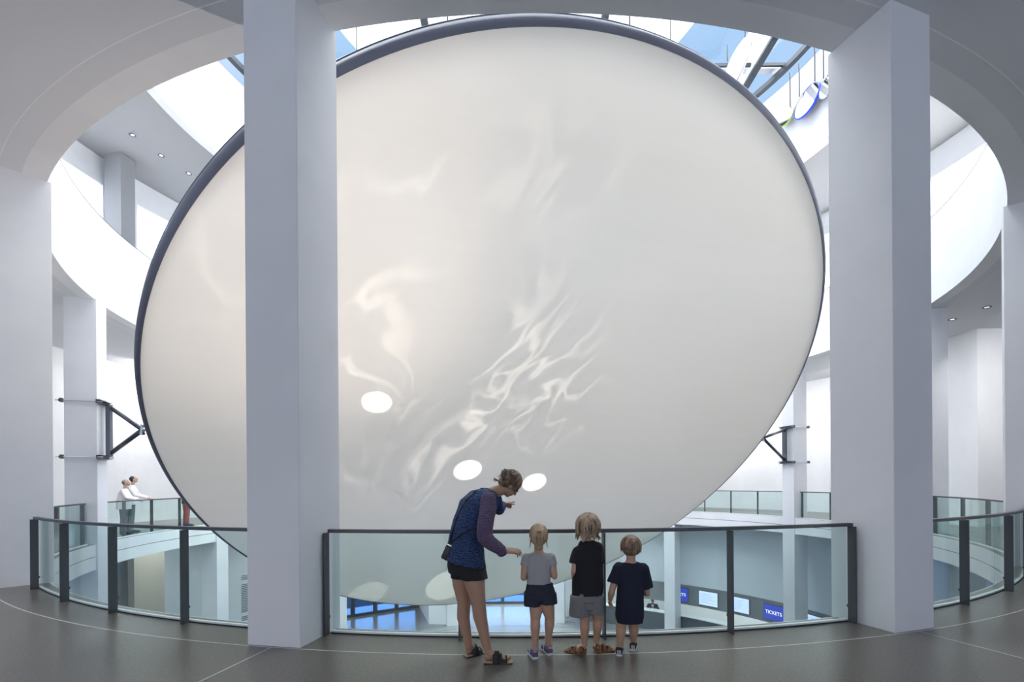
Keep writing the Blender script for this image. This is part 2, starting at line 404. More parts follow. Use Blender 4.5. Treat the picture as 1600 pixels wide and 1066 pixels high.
# beige bay, and an opening's shade painted as a dark panel, lower left
bm = bmesh.new(); arc(bm, 15.2, 15.5, G, -0.66, -99.6, -104.6)
struct(link_mesh('wall_lower_beige', bm, beige_m), 'beige wall bay of the entrance hall')
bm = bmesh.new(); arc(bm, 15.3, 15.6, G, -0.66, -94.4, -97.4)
struct(link_mesh('wall_lower_dark', bm, dark_m), 'dark panel painted as a shaded opening of the entrance hall')

# ---------------------------------------------------------------- columns
col_notes = {
 0: ('white square column standing left of the pointing woman', True),
 1: ('white square column at the right end of the middle balustrade', True),
 2: ('white column cut by the right edge of the picture', True),
 3: ('narrow white column seen just right of the big right-hand column', False),
 4: ('white column behind the disc carrying the right-hand steel bracket', False),
 5: ('white column rising behind the smallest boy from the lower hall', False),
 6: ('white column in the lower hall between the girl and the taller boy', False),
 7: ('white column standing in the lower hall behind the woman', False),
 8: ('white column behind the disc over the lower entrance windows', False),
 9: ('white column behind the left edge of the disc, lit brightly below', False),
 10: ('white column carrying the left-hand steel bracket', False),
 11: ('broad white pier at the left edge of the picture', True),
}
for k in range(12):
    ph = -11.8 + 30 * k
    bm = bmesh.new()
    vs = box(bm, (-0.285, 0, -6.5 if not col_notes[k][1] else 0.0), (0.285, 0.70, H1))
    bmesh.ops.bevel(bm, geom=[e_ for e_ in bm.edges if abs(e_.verts[0].co.z - e_.verts[1].co.z) > 1], offset=0.006, segments=1, affect='EDGES')
    o = link_mesh('column', bm, col_m)
    o.matrix_world = rot_ring(ph, 11.70, 0)
    tag(o, col_notes[k][0], 'column', 'columns round the rotunda')
# pier on the upper storey
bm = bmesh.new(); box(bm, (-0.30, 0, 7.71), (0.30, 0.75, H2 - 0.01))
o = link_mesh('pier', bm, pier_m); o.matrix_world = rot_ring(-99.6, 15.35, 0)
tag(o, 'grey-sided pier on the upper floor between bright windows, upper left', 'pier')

# ---------------------------------------------------------------- glass balustrades
def balustrade(a0, a1, posts, joints, label):
    root = empty('glass_balustrade', ring_pt((a0 + a1) / 2, 11.95, 0))
    tag(root, label, 'balustrade', 'glass balustrades round the opening')
    arc_obj('handrail', steel_m, 11.935, 12.0, 1.045, 1.08, a0, a1, parent=root, seg=24)
    arc_obj('base_strip', strip_m, 11.90, 11.932, 0.0, 0.03, a0, a1, parent=root, seg=24)
    arc_obj('floor_channel', black_m, 11.934, 11.946, 0.0, 0.012, a0, a1, parent=root, seg=24)
    cuts = [a0] + joints + [a1]
    for i in range(len(cuts) - 1):
        arc_obj('glass_panel', glass_m, 11.915, 11.929, 0.036, 1.055, cuts[i] + 0.05, cuts[i + 1] - 0.05, parent=root, seg=14)
    for p in posts:
        bm = bmesh.new()
        M = rot_ring(p, 11.947, 0)
        box(bm, (-0.008, 0, 0.0), (0.008, 0.095, 1.044), M)
        box(bm, (-0.008, -0.012, 0.16), (0.008, 0.0, 0.19), M)
        link_mesh('post', bm, steel_m, root)
balustrade(-38.3, -13.35, [-38.0, -31.2, -25.1, -19.0, -13.6], [-24.1], 'curved glass balustrade left of the woman, between the left pier and column')
balustrade(-10.25, 16.65, [-10.35, -3.7, 3.1, 9.4, 16.6], [3.0], 'curved glass balustrade the woman and three children stand at')
balustrade(19.75, 46.6, [20.0, 26.3, 33.3, 39.9, 46.4], [31.8], 'curved glass balustrade at the right edge of the picture')
far_b = {3: 'far glass balustrade seen through the near one, far right', 4: 'far glass balustrade running behind the column right of the disc',
         5: 'far glass balustrade just right of the disc, below the white wall', 6: 'glass balustrade hidden behind the lower disc, right half', 7: 'glass balustrade hidden behind the lower disc, middle',
         8: 'glass balustrade hidden behind the lower disc, left half', 9: 'glass balustrade behind the left rim of the disc', 10: 'far glass balustrade the white-shirted couple lean on',
         11: 'short far glass balustrade between the left pier and the bracket column'}
for k in (3, 4, 5, 6, 7, 8, 9, 10, 11):
    b = -11.8 + 30 * (k - 1)
    if k == 11: balustrade(b + 1.6, b + 28.3, [b + 1.8, b + 9, b + 16, b + 28], [b + 15], far_b[k])
    else: balustrade(b + 1.6, b + 28.3, [b + 1.8, b + 8.5, b + 15, b + 21.5, b + 28], [b + 15.2], far_b[k])

# ---------------------------------------------------------------- the big disc
root = empty('hanging_disc', DC)
tag(root, 'huge tilted round disc of cream fabric hanging in the rotunda', 'disc sculpture')
u_ = DN.cross(Vector((0, 0, 1))).normalized(); v_ = u_.cross(DN).normalized()   # v_ points up the slope
if v_.z < 0: v_ = -v_
DM = Matrix(((u_.x, v_.x, DN.x, DC.x), (u_.y, v_.y, DN.y, DC.y), (u_.z, v_.z, DN.z, DC.z), (0, 0, 0, 1)))
def lathe(prof, seg, M):
    bm = bmesh.new(); rings = []
    for r, z in prof:
        rings.append([bm.verts.new(M @ Vector((r * math.cos(2 * PI * i / seg), r * math.sin(2 * PI * i / seg), z))) for i in range(seg)])
    for a, b in zip(rings, rings[1:]):
        for i in range(seg): bm.faces.new((a[i], a[(i + 1) % seg], b[(i + 1) % seg], b[i]))
    return bm, rings
NS = 240
prof = [(0.5 * 1.0, 0.0)] + [(r, 0.0) for r in (2, 4, 6, 8, 9, DR - 0.14)]
bm, rg = lathe(prof, NS, Matrix.Identity(4))
bm.faces.new(rg[0]); bmesh.ops.recalc_face_normals(bm, faces=bm.faces[:])
face = link_mesh('fabric_face', bm, fabric_m, None, True); face.matrix_world = DM
face.parent = root; face.matrix_parent_inverse = root.matrix_world.inverted()
prof = [(DR - 0.145, 0.0), (DR - 0.08, -0.012), (DR - 0.02, -0.06), (DR, -0.13), (DR, -0.34), (DR - 0.12, -0.36), (DR - 0.16, -0.30), (DR - 0.16, -0.04), (DR - 0.145, 0.0)]
bm, rg = lathe(prof, NS, DM); bmesh.ops.recalc_face_normals(bm, faces=bm.faces[:])
link_mesh('rim', bm, rim_m, root, True)
prof = [(DR + 0.001, -0.30), (DR + 0.018, -0.31), (DR + 0.018, -0.335), (DR + 0.001, -0.345)]
bm, rg = lathe(prof, NS, DM); link_mesh('edge_piping', bm, bracket_m, root, True)
# suspension cables up to the roof beams
for p in (on_disc(984, 60, -0.25), on_disc(700, 110, -0.3), on_disc(560, 420, -0.3), on_disc(1050, 420, -0.3)):
    bm = bmesh.new(); tube(bm, p, (p.x, p.y, HS + 0.1), 0.014, seg=8); link_mesh('suspension_cable', bm, steel_m, root)

# side brackets
def bracket(phi, tip, label):
    root = empty('disc_bracket', ring_pt(phi, 11.6, 2.9)); tag(root, label, 'bracket', 'steel brackets holding the disc')
    M = rot_ring(phi, 11.70, 0)
    top, bot = 3.72, 2.28
    bm = bmesh.new()
    box(bm, (-0.05, -0.19, bot + 0.03), (0.05, -0.09, top - 0.03), M); box(bm, (-0.09, -0.205, bot + 0.03), (0.09, -0.19, top - 0.03), M)
    link_mesh('upright', bm, bracket_m, root)
    for z in (top, bot):
        bm = bmesh.new()
        box(bm, (-0.37, -0.10, z - 0.05), (0.37, -0.005, z - 0.035), M); box(bm, (-0.37, -0.10, z + 0.035), (0.37, -0.005, z + 0.05), M); box(bm, (-0.37, -0.02, z - 0.05), (0.37, -0.005, z + 0.05), M)
        ch = link_mesh('clamp_channel', bm, bracket_m, root)
        for s in (-1, 1):
            bm = bmesh.new(); tube(bm, M @ Vector((s * 0.325, -0.14, z)), M @ Vector((s * 0.325, 0.86, z)), 0.014, seg=10)
            link_mesh('tie_rod', bm, chrome_m, root)
            bm = bmesh.new(); box(bm, (s * 0.325 - 0.05, 0.705, z - 0.05), (s * 0.325 + 0.05, 0.76, z + 0.05), M)
            tube(bm, M @ Vector((s * 0.325, 0.76, z)), M @ Vector((s * 0.325, 0.79, z)), 0.03, seg=6)
            link_mesh('end_clamp', bm, steel_m, root)
    a = M @ Vector((0, -0.20, top - 0.12)); b = M @ Vector((0, -0.20, bot + 0.12))
    kn = tip + (a + b - 2 * tip).normalized() * 0.22
    for p in (a, b):
        bm = bmesh.new(); tube(bm, p, kn + (p - kn).normalized() * 0.06, 0.055, seg=20); link_mesh('strut', bm, bracket_m, root, True)
    bm = bmesh.new()
    d = (kn - tip).normalized(); s = Vector((0, 0, 1))
    bar(bm, kn + s * 0.13, kn - s * 0.13, 0.09, 0.05)
    tube(bm, kn + s * 0.09 - d * 0.06, kn + s * 0.09 + d * 0.1, 0.035, seg=8); tube(bm, kn - s * 0.09 - d * 0.06, kn - s * 0.09 + d * 0.1, 0.035, seg=8)
    tube(bm, kn, tip, 0.02, seg=10); ball(bm, kn - d * 0.07, 0.05)
    link_mesh('knuckle', bm, chrome_m, root)
def rim_near(px, py):
    p = on_disc(px, py); return DC + (p - DC).normalized() * (DR - 0.0) - DN * 0.2
bracket(-71.8, rim_near(224, 680), 'dark steel bracket holding the left edge of the disc')
bracket(108.2, rim_near(1196, 689), 'dark steel bracket holding the right edge of the disc')

# ---------------------------------------------------------------- skylight
root = empty('skylight', (CX, CY, HS)); tag(root, 'glazed skylight with white beams and dark bars over the rotunda', 'skylight')
for x in (-9.4, -3.0, 3.4, 9.85):
    hl = math.sqrt(11.7 ** 2 - (x - CX) ** 2)
    bm = bmesh.new(); box(bm, (x - 0.10, CY - hl, HS + 0.12), (x + 0.10, CY + hl, HS + 1.9)); link_mesh('roof_beam', bm, plaster, root)
    bm = bmesh.new(); box(bm, (x - 0.13, CY - hl, HS + 0.0), (x + 0.13, CY + hl, HS + 0.118)); link_mesh('beam_flange', bm, frame_m, root)
arc_obj('ring_bar', frame_m, 11.25, 11.45, HS + 0.15, HS + 0.35, 0, 360, parent=root)
for i in range(-4, 5):
    y = CY + 3.25 + i * 2.9 - 2.9
    if abs(y - CY) > 10.8: continue
    hl = math.sqrt(11.6 ** 2 - (y - CY) ** 2)
    bm = bmesh.new(); box(bm, (CX - hl, y - 0.05, HS + 0.36), (CX + hl, y + 0.05, HS + 0.48)); link_mesh('glazing_bar', bm, frame_m, root)
    bm = bmesh.new(); box(bm, (CX - hl, y + 0.25, HS + 0.50), (CX + hl, y + 0.55, HS + 0.60)); link_mesh('blind_rail', bm, plaster, root)
bm = bmesh.new(); arc(bm, 0.05, 7.2, HS + 1.2, HS + 1.22, 0, 360); link_mesh('diffusing_panel', bm, diffuser_m, root)
bm = bmesh.new(); arc(bm, 0.05, 11.75, HS + 1.92, HS + 1.94, 0, 360); link_mesh('glazing', bm, pane_m, root)
# discs hung against the drum
def wall_disc(px, py, rad, edge_m, label, two=True, phi_off=0):
    # on the upper drum, just inside it
    rr = RC - 0.25
    o = Vector((0, 0, EYE)); d = W(px, py, 1.0) - o
    a = d.x ** 2 + d.y ** 2; b = -2 * (d.x * CX + d.y * CY); c = CX ** 2 + CY ** 2 - rr ** 2
    t = (-b + math.sqrt(b * b - 4 * a * c)) / (2 * a); t = min(t, (HS - 1.2 - EYE) / d.z); p = o + d * t
    phi = math.degrees(math.atan2(p.x - CX, -(p.y - CY)))
    M = rot_ring(phi, math.hypot(p.x - CX, p.y - CY), p.z)
    root = empty('mirror_disc', p); tag(root, label, 'mirror disc', 'mirror discs hung below the skylight')
    Mr = M @ Matrix.Rotation(R(78), 4, 'X') @ Matrix.Rotation(R(0), 4, 'Y')
    bm = bmesh.new(); bmesh.ops.create_cone(bm, cap_ends=True, segments=48, radius1=rad * 0.94, radius2=rad * 0.94, depth=0.05, matrix=Mr)
    link_mesh('mirror_face', bm, mirror_m, root)
    bm = bmesh.new(); rings = []
    for q, z in ((0.93, 0.035), (1.0, 0.035), (1.0, -0.035), (0.93, -0.035), (0.93, 0.035)):
        rings.append([bm.verts.new(Mr @ Vector((rad * q * math.cos(2 * PI * i / 48), rad * q * math.sin(2 * PI * i / 48), z))) for i in range(48)])
    for A, B in zip(rings, rings[1:]):
        for i in range(48): bm.faces.new((A[i], A[(i + 1) % 48], B[(i + 1) % 48], B[i]))
    link_mesh('frame', bm, edge_m, root, True)
    for s in ((-0.62, 0.62) if two else (0.5,)):
        q = M @ Vector((s * rad, 0, rad * 0.75)); bm = bmesh.new(); tube(bm, q, (q.x, q.y, HS + 0.05), 0.022, seg=8); link_mesh('hanger', bm, steel_m, root)
wall_disc(1261, 158, 0.62, mirror_blue, 'round mirror with a blue edge hung below the skylight')
wall_disc(1229, 183, 0.36, mirror_green, 'small round mirror with a yellow-green edge beside the blue-edged one', False)
wall_disc(1150, 104, 0.85, chrome_m, 'large clear round mirror hung near the top right of the disc')
wall_disc(1297, 128, 0.52, chrome_m, 'round white mirror half hidden by the right column')

# ---------------------------------------------------------------- downlights
def downlight(px, py, z, label, grp):
    o = Vector((0, 0, EYE)); d = W(px, py, 1.0) - o; p = o + d * ((z - EYE) / d.z)
    root = empty('downlight', p); tag(root, label, 'downlight', grp)
    bm = bmesh.new(); rings = []
    for q, h in ((0.11, -0.012), (0.08, -0.016), (0.065, -0.002), (0.11, -0.001)):
        rings.append([bm.verts.new(p + Vector((q * math.cos(2 * PI * i / 24), q * math.sin(2 * PI * i / 24), h))) for i in range(24)])
    for A, B in zip(rings, rings[1:]):
        for i in range(24): bm.faces.new((A[i], A[(i + 1) % 24], B[(i + 1) % 24], B[i]))
    link_mesh('trim_ring', bm, steel_m, root)
    bm = bmesh.new(); tube(bm, p + Vector((0, 0, -0.004)), p + Vector((0, 0, -0.001)), 0.06, seg=20); link_mesh('lens', bm, lens_m, root)
for q, w in (((207, 211), 'nearest the left ceiling edge'), ((252, 243), 'middle of three'), ((295, 271), 'nearest the disc')):
    downlight(*q, H2, 'recessed downlight in the upper soffit at upper left, ' + w, 'downlights in the upper soffit')
for q, w in (((1488, 499), 'left of the pair'), ((1542, 480), 'right of the pair')):
    downlight(*q, H1, 'recessed downlight in the gallery soffit at far right, ' + w, 'downlights in the gallery soffit')

# ---------------------------------------------------------------- entrance hall, ground floor
def facade(p0, p1, n_, name, label):
    p0, p1 = Vector((*p0, G)), Vector((*p1, G)); root = empty(name, (p0 + p1) / 2); root['kind'] = 'structure'; root['label'] = label
    top = -0.66 - G
    bm = bmesh.new(); bar(bm, p0 + Vector((0, 0, 0.08)), p1 + Vector((0, 0, 0.08)), 0.12, 0.16); bar(bm, p0 + Vector((0, 0, top - 0.1)), p1 + Vector((0, 0, top - 0.1)), 0.12, 0.2)
    bar(bm, p0 + Vector((0, 0, 2.6)), p1 + Vector((0, 0, 2.6)), 0.08, 0.08); link_mesh('frame', bm, frame_m, root)
    for i in range(n_ + 1):
        p = p0.lerp(p1, i / n_); bm = bmesh.new(); box(bm, p + Vector((-0.11, -0.11, 0)), p + Vector((0.11, 0.11, top))); link_mesh('mullion', bm, frame_m, root)
    bm = bmesh.new(); bar(bm, p0 + Vector((0, 0, top / 2)), p1 + Vector((0, 0, top / 2)), 0.02, top - 0.3); link_mesh('pane', bm, blue_pane_m, root)
facade((-14.2, 27.0), (-6.2, 32.3), 7, 'window_1', 'glass entrance front with dark posts, lower hall')
facade((-4.6, 33.0), (5.2, 33.0), 5, 'window_2', 'glass garden front at the back of the lower hall')

# white wedge-ended wall blocks
def block(name, pts, label):
    bm = bmesh.new(); lo = [bm.verts.new((x, y, G)) for x, y in pts]; hi = [bm.verts.new((x, y, -0.66)) for x, y in pts]
    bm.faces.new(lo); bm.faces.new(hi)
    for i in range(len(pts)): bm.faces.new((lo[i], lo[(i + 1) % len(pts)], hi[(i + 1) % len(pts)], hi[i]))
    bmesh.ops.recalc_face_normals(bm, faces=bm.faces[:])
    return struct(link_mesh(name, bm, plaster), label)
b1 = block('wall_block', [(-4.78, 28.4), (-3.2, 28.2), (-3.2, 32.9), (-6.25, 32.9)], 'white wall block with a slanting side in the lower hall')
block('wall_block_right', [(2.6, 29.4), (3.2, 29.6), (5.3, 36.0), (2.6, 36.0)], 'white wall block behind the taller boy in the lower hall')
M = Matrix.Translation((-3.65, 28.2, -5.2)) @ Matrix.Rotation(R(-6), 4, 'Z') @ Matrix.Rotation(R(90), 4, 'X') @ Matrix.Rotation(R(-90), 4, 'Z')
s_ = text('S', 0.95, red_m, M, None, 'wall_letter'); tag(s_, 'red letter S turned sideways on the white block in the lower hall', 'letter')
M = Matrix.Translation((-3.65, 28.2, -4.5)) @ Matrix.Rotation(R(-6), 4, 'Z') @ Matrix.Rotation(R(90), 4, 'X') @ Matrix.Rotation(R(-90), 4, 'Z')

# ticket counter
arc_c = dict(seg=40)
root = empty('ticket_counter', ring_pt(125, 12.7, G)); tag(root, 'long curved dark ticket counter in the lower hall on the right', 'counter')
arc_obj('counter_front', desk_m, 12.46, 12.80, G, G + 1.0, 96, 163, parent=root, seg=48)
arc_obj('counter_top', strip_m, 12.42, 12.93, G + 1.0, G + 1.05, 96, 163, parent=root, seg=48)
def screen(phi, w, m, word, label):
    Mx = rot_ring(phi, 12.95, -4.47)
    root = empty('screen', ring_pt(phi, 12.93, -4.47)); tag(root, label, 'screen', 'screens above the ticket counter')
    bm = bmesh.new(); box(bm, (-w / 2, -0.05, -0.36), (w / 2, 0.0, 0.36), Mx); link_mesh('casing', bm, steel_m, root)
    bm = bmesh.new(); box(bm, (-w / 2 + 0.01, -0.062, -0.35), (w / 2 - 0.01, -0.05, 0.35), Mx); link_mesh('display', bm, m, root)
    # seen from the axis, text runs towards -x of this frame
    T = Mx @ Matrix.Translation((0, -0.068, 0)) @ Matrix.Rotation(R(90), 4, 'X')
    if word: text(word, 0.22, text_m, T @ Matrix.Translation((-0.0, 0, 0)), root)
    else:
        bm = bmesh.new(); rr = random.Random(int(phi * 10))
        for i in range(7): box(bm, (-w * 0.42, -0.066, 0.22 - i * 0.075), (-w * 0.42 + w * rr.uniform(0.35, 0.8), -0.0625, 0.24 - i * 0.075), Mx)
        link_mesh('text_lines', bm, mat('pale_text', (0.3, 0.4, 0.7), 0.5, emit=(0.33, 0.43, 0.8), es=0.8) if 'pale_text' not in MATS else MATS['pale_text'], root)
def phi_at(px, r=13.0):
    d = W(px, 930, 1.0) - Vector((0, 0, EYE)); a = d.x ** 2 + d.y ** 2; b = -2 * (d.x * CX + d.y * CY); c = CX ** 2 + CY ** 2 - r * r
    t = (-b + math.sqrt(b * b - 4 * a * c)) / (2 * a); return math.degrees(math.atan2(d.x * t - CX, -(d.y * t - CY)))
screen(phi_at(1061), 1.05, screen_blue, 'TICKETS', 'blue TICKETS screen half hidden by a column')
screen(phi_at(1108), 1.0, screen_white, None, 'pale price screen left of the balustrade post')
screen(phi_at(1157), 1.0, screen_white, None, 'pale price screen just right of the balustrade post')
screen(phi_at(1211), 1.05, screen_blue, 'TICKETS', 'blue TICKETS screen left of the rear column')
screen(phi_at(1272), 1.0, screen_white, None, 'pale price screen right of the rear column')

# wall text and handrails, lower left
root = empty('wall_text', ring_pt(-112, 16.17, -4)); tag(root, 'column of small grey wall text on the lower left wall', 'wall text')
o = Vector((0, 0, EYE))
rr = random.Random(3); phw = None
def hit_ring(px, py, r):
    d = W(px, py, 1.0) - o; a = d.x ** 2 + d.y ** 2; b = -2 * (d.x * CX + d.y * CY); c = CX ** 2 + CY ** 2 - r * r
    t = (-b + math.sqrt(b * b - 4 * a * c)) / (2 * a); return o + d * t
hp = hit_ring(387, 930, 16.19); ph = math.degrees(math.atan2(hp.x - CX, -(hp.y - CY))); M = rot_ring(ph, 16.19, 0)
bm = bmesh.new()
for i in range(26):
    if i in (3, 4, 21, 22): continue
    z = hp.z + 1.0 - i * 0.09
    box(bm, (-0.32, -0.012, z), (-0.32 + rr.uniform(0.35, 0.62), 0, z + 0.035), M)
link_mesh('text_lines', bm, ink_m, root)
def handrail(pts, label):
    root = empty('stair_handrail', pts[0]); tag(root, label, 'handrail', 'stair handrails in the lower hall')
    bm = bmesh.new()
    for a, b in zip(pts, pts[1:]): tube(bm, a, b, 0.035, seg=8)
    link_mesh('rail', bm, steel_m, root)
    for p in (pts[0], pts[-1]):
        bm = bmesh.new(); tube(bm, (p[0], p[1], G), p, 0.025, seg=8); link_mesh('support', bm, steel_m, root)
handrail([hit_ring(268, 960, 14.5), hit_ring(294, 973, 14.3), hit_ring(303, 969, 14.2)], 'bent dark handrail right of the beige wall bay')
handrail([hit_ring(344, 952, 15.0), hit_ring(352, 947, 15.0), hit_ring(356, 948, 15.0)], 'short dark handrail right of the bright lower column')

#PEOPLE#
# ---------------------------------------------------------------- people
skin_m = mat('skin', (0.40, 0.235, 0.16), 0.55)
skin_kid = mat('skin_light', (0.50, 0.30, 0.21), 0.55)
skin_far = mat('skin_far', (0.52, 0.32, 0.24), 0.6)
def hair_mat(name, c0, c1):
    m = mat(name, c0, 0.5); noise_color(m, 26, c0, c1, 0.38, 0.62, (1, 1, 0.16)); noise_bump(m, 60, 0.6, (1, 1, 0.12)); return m
hair_w = hair_mat('hair_brown', (0.10, 0.065, 0.04), (0.27, 0.19, 0.125))
hair_g = hair_mat('hair_blonde', (0.24, 0.16, 0.09), (0.50, 0.37, 0.23))
hair_b = hair_mat('hair_dark_blond', (0.17, 0.115, 0.07), (0.38, 0.28, 0.19))
hair_s = hair_mat('hair_light_brown', (0.15, 0.095, 0.06), (0.28, 0.19, 0.13))
hair_grey = hair_mat('hair_grey', (0.16, 0.15, 0.15), (0.36, 0.34, 0.33))
hair_dark = hair_mat('hair_black', (0.02, 0.016, 0.014), (0.06, 0.045, 0.035))
def knit(name, c0, c1, c2):
    m = mat(name, c0, 0.9)
    n, l, b = nodes(m)
    t = n.new('ShaderNodeTexCoord'); w = n.new('ShaderNodeTexWave'); w.bands_direction = 'Z'; w.inputs['Scale'].default_value = 22
    w.inputs['Distortion'].default_value = 9; w.inputs['Detail'].default_value = 3; w.inputs['Detail Scale'].default_value = 2.2
    x = n.new('ShaderNodeTexNoise'); x.inputs['Scale'].default_value = 95
    a = n.new('ShaderNodeMath'); a.operation = 'MULTIPLY'
    c = n.new('ShaderNodeValToRGB'); c.color_ramp.elements[0].position = 0.08; c.color_ramp.elements[1].position = 0.5
    c.color_ramp.elements[0].color = (*c1, 1); c.color_ramp.elements[1].color = (*c2, 1)
    mm = c.color_ramp.elements.new(0.24); mm.color = (*c0, 1)
    bu = n.new('ShaderNodeBump'); bu.inputs['Strength'].default_value = 0.7; bu.inputs['Distance'].default_value = 0.01
    l.new(t.outputs['Object'], w.inputs['Vector']); l.new(t.outputs['Object'], x.inputs['Vector']); l.new(w.outputs['Fac'], a.inputs[0]); l.new(x.outputs['Fac'], a.inputs[1])
    l.new(a.outputs[0], c.inputs[0]); l.new(c.outputs[0], b.inputs['Base Color']); l.new(a.outputs[0], bu.inputs['Height']); l.new(bu.outputs[0], b.inputs['Normal'])
    return m
knit_m = knit('blue_knit', (0.028, 0.058, 0.165), (0.006, 0.012, 0.040), (0.05, 0.10, 0.25))
sleeve_m = knit('sheer_knit', (0.065, 0.055, 0.14), (0.17, 0.095, 0.09), (0.05, 0.05, 0.17))
shorts_black = mat('black_shorts', (0.010, 0.010, 0.013), 0.85, bump=(30, 0.3))
grey_tee = mat('grey_tee', (0.34, 0.335, 0.35), 0.9, bump=(18, 0.35))
navy_shorts = mat('navy_shorts', (0.018, 0.021, 0.038), 0.85, bump=(30, 0.3))
black_tee = mat('black_tee', (0.009, 0.009, 0.013), 0.9, bump=(18, 0.4))
grey_shorts = mat('grey_shorts', (0.17, 0.17, 0.175), 0.9, bump=(24, 0.4))
navy_tee = mat('navy_tee', (0.008, 0.012, 0.030), 0.9, bump=(18, 0.4))
white_shirt = mat('white_shirt', (0.78, 0.77, 0.79), 0.85, bump=(18, 0.4))
slate_m = mat('slate_trousers', (0.10, 0.13, 0.16), 0.85)
bag_m = mat('bag_leather', (0.05, 0.05, 0.058), 0.55)
strap_m = mat('bag_strap', (0.012, 0.012, 0.015), 0.6)
sole_m = mat('cork_sole', (0.42, 0.30, 0.20), 0.8)
brown_m = mat('brown_leather', (0.17, 0.085, 0.035), 0.65)
shoe_blue = mat('shoe_blue', (0.06, 0.09, 0.20), 0.7)
shoe_white = mat('shoe_white', (0.62, 0.60, 0.60), 0.7)
shoe_orange = mat('shoe_orange', (0.72, 0.20, 0.12), 0.7)
sock_m = mat('sock', (0.42, 0.42, 0.47), 0.9)
suit_m = mat('dark_suit', (0.02, 0.022, 0.028), 0.8)
tie_m = mat('blue_tie', (0.05, 0.25, 0.6), 0.6)
red_cloth = mat('red_cloth', (0.35, 0.07, 0.06), 0.85)
eye_m = mat('eye', (0.02, 0.015, 0.01), 0.1)
band_elastic = mat('hair_tie', (0.25, 0.15, 0.10), 0.7)

class Blob:
    def __init__(s): s.bm = bmesh.new()
    def ball(s, c, r, sub=2):
        bmesh.ops.create_icosphere(s.bm, subdivisions=sub, radius=r, matrix=Matrix.Translation(Vector(c)))
    def ell(s, c, r3, M=None, sub=3):
        X = Matrix.Translation(Vector(c))
        if M is not None: X = X @ M.to_4x4()
        bmesh.ops.create_icosphere(s.bm, subdivisions=sub, radius=1.0, matrix=X @ Matrix.Diagonal((*r3, 1)))
    def limb(s, pts, flat=1.0, fdir=None):
        """pts: (point, radius) pairs joined by tapering pieces"""
        P = [(Vector(p), r) for p, r in pts]
        for i, (p, r) in enumerate(P): s.ball(p, r)
        for (p, r), (q, t) in zip(P, P[1:]): tube(s.bm, p, q, r, t, 18)
    def loft(s, secs, seg=28, pw=2.0):
        """secs: (centre, right vector*half width, front vector*half depth)"""
        rings = []
        for c, a, b in secs:
            c, a, b = Vector(c), Vector(a), Vector(b); rg = []
            for i in range(seg):
                t = 2 * PI * i / seg; ct, st = math.cos(t), math.sin(t)
                x = math.copysign(abs(ct) ** (2 / pw), ct); y = math.copysign(abs(st) ** (2 / pw), st)
                rg.append(s.bm.verts.new(c + a * x + b * y))
            rings.append(rg)
        for A, B in zip(rings, rings[1:]):
            for i in range(seg): s.bm.faces.new((A[i], A[(i + 1) % seg], B[(i + 1) % seg], B[i]))
        s.bm.faces.new(rings[0][::-1]); s.bm.faces.new(rings[-1])
    def done(s, name, m, parent, vox=0.008, smooth=4, folds=None, fs=14, stretch=(1, 1, 0.35)):
        bmesh.ops.recalc_face_normals(s.bm, faces=s.bm.faces[:])
        o = link_mesh(name, s.bm, m, None)
        md = o.modifiers.new('r', 'REMESH'); md.mode = 'VOXEL'; md.voxel_size = vox; md.use_smooth_shade = True
        ms = o.modifiers.new('s', 'SMOOTH'); ms.iterations = smooth; ms.factor = 0.5
        dg = bpy.context.evaluated_depsgraph_get(); ev = o.evaluated_get(dg)
        me = bpy.data.meshes.new_from_object(ev); o.modifiers.clear(); old = o.data; o.data = me; me.name = name
        bpy.data.meshes.remove(old)
        if not me.materials: me.materials.append(m)
        for p in me.polygons: p.use_smooth = True
        if folds:
            nr = [v.normal.copy() for v in me.vertices]
            for v, nn in zip(me.vertices, nr):
                q = Vector((v.co.x * fs * stretch[0], v.co.y * fs * stretch[1], v.co.z * fs * stretch[2]))
                v.co += nn * folds * (noise.noise(q) + 0.5 * noise.noise(q * 2.3 + Vector((5, 1, 3))))
        if parent: o.parent = parent; o.matrix_parent_inverse = parent.matrix_world.inverted()
        return o

def frame(f, upv=(0, 0, 1)):
    """rotation whose columns are right, front, up for a facing direction"""
    f = Vector(f).normalized(); u = Vector(upv); r = f.cross(u).normalized(); u = r.cross(f).normalized()
    return Matrix(((r.x, f.x, u.x), (r.y, f.y, u.y), (r.z, f.z, u.z)))
def head(b, c, Fm, k=1.0):
    """skull, jaw, nose, ears, lips; k=1 for an adult (0.225 m tall)"""
    P = lambda x, y, z: Vector(c) + Fm @ Vector((x * k, y * k, z * k))
    b.ell(P(0, -0.008, 0.022), (0.074 * k, 0.092 * k, 0.088 * k), Fm)
    b.ell(P(0, 0.022, -0.045), (0.056 * k, 0.066 * k, 0.062 * k), Fm)
    b.ell(P(0, 0.055, -0.082), (0.026 * k, 0.024 * k, 0.022 * k), Fm)
    b.limb([(P(0, 0.084, 0.008), 0.008 * k), (P(0, 0.104, -0.028), 0.013 * k)])
    b.ell(P(0, 0.083, -0.056), (0.024 * k, 0.010 * k, 0.009 * k), Fm)
    for s in (-1, 1):
        b.ell(P(0.075 * s, -0.004, -0.012), (0.010 * k, 0.020 * k, 0.032 * k), Fm)
        b.ell(P(0.034 * s, 0.070, 0.022), (0.022 * k, 0.012 * k, 0.010 * k), Fm)
def eyes(c, Fm, parent, k=1.0):
    for s in (-1, 1):
        bm = bmesh.new(); ball(bm, Vector(c) + Fm @ Vector((0.031 * s * k, 0.080 * k, 0.004 * k)), 0.0105 * k)
        link_mesh('eye', bm, eye_m, parent, True)
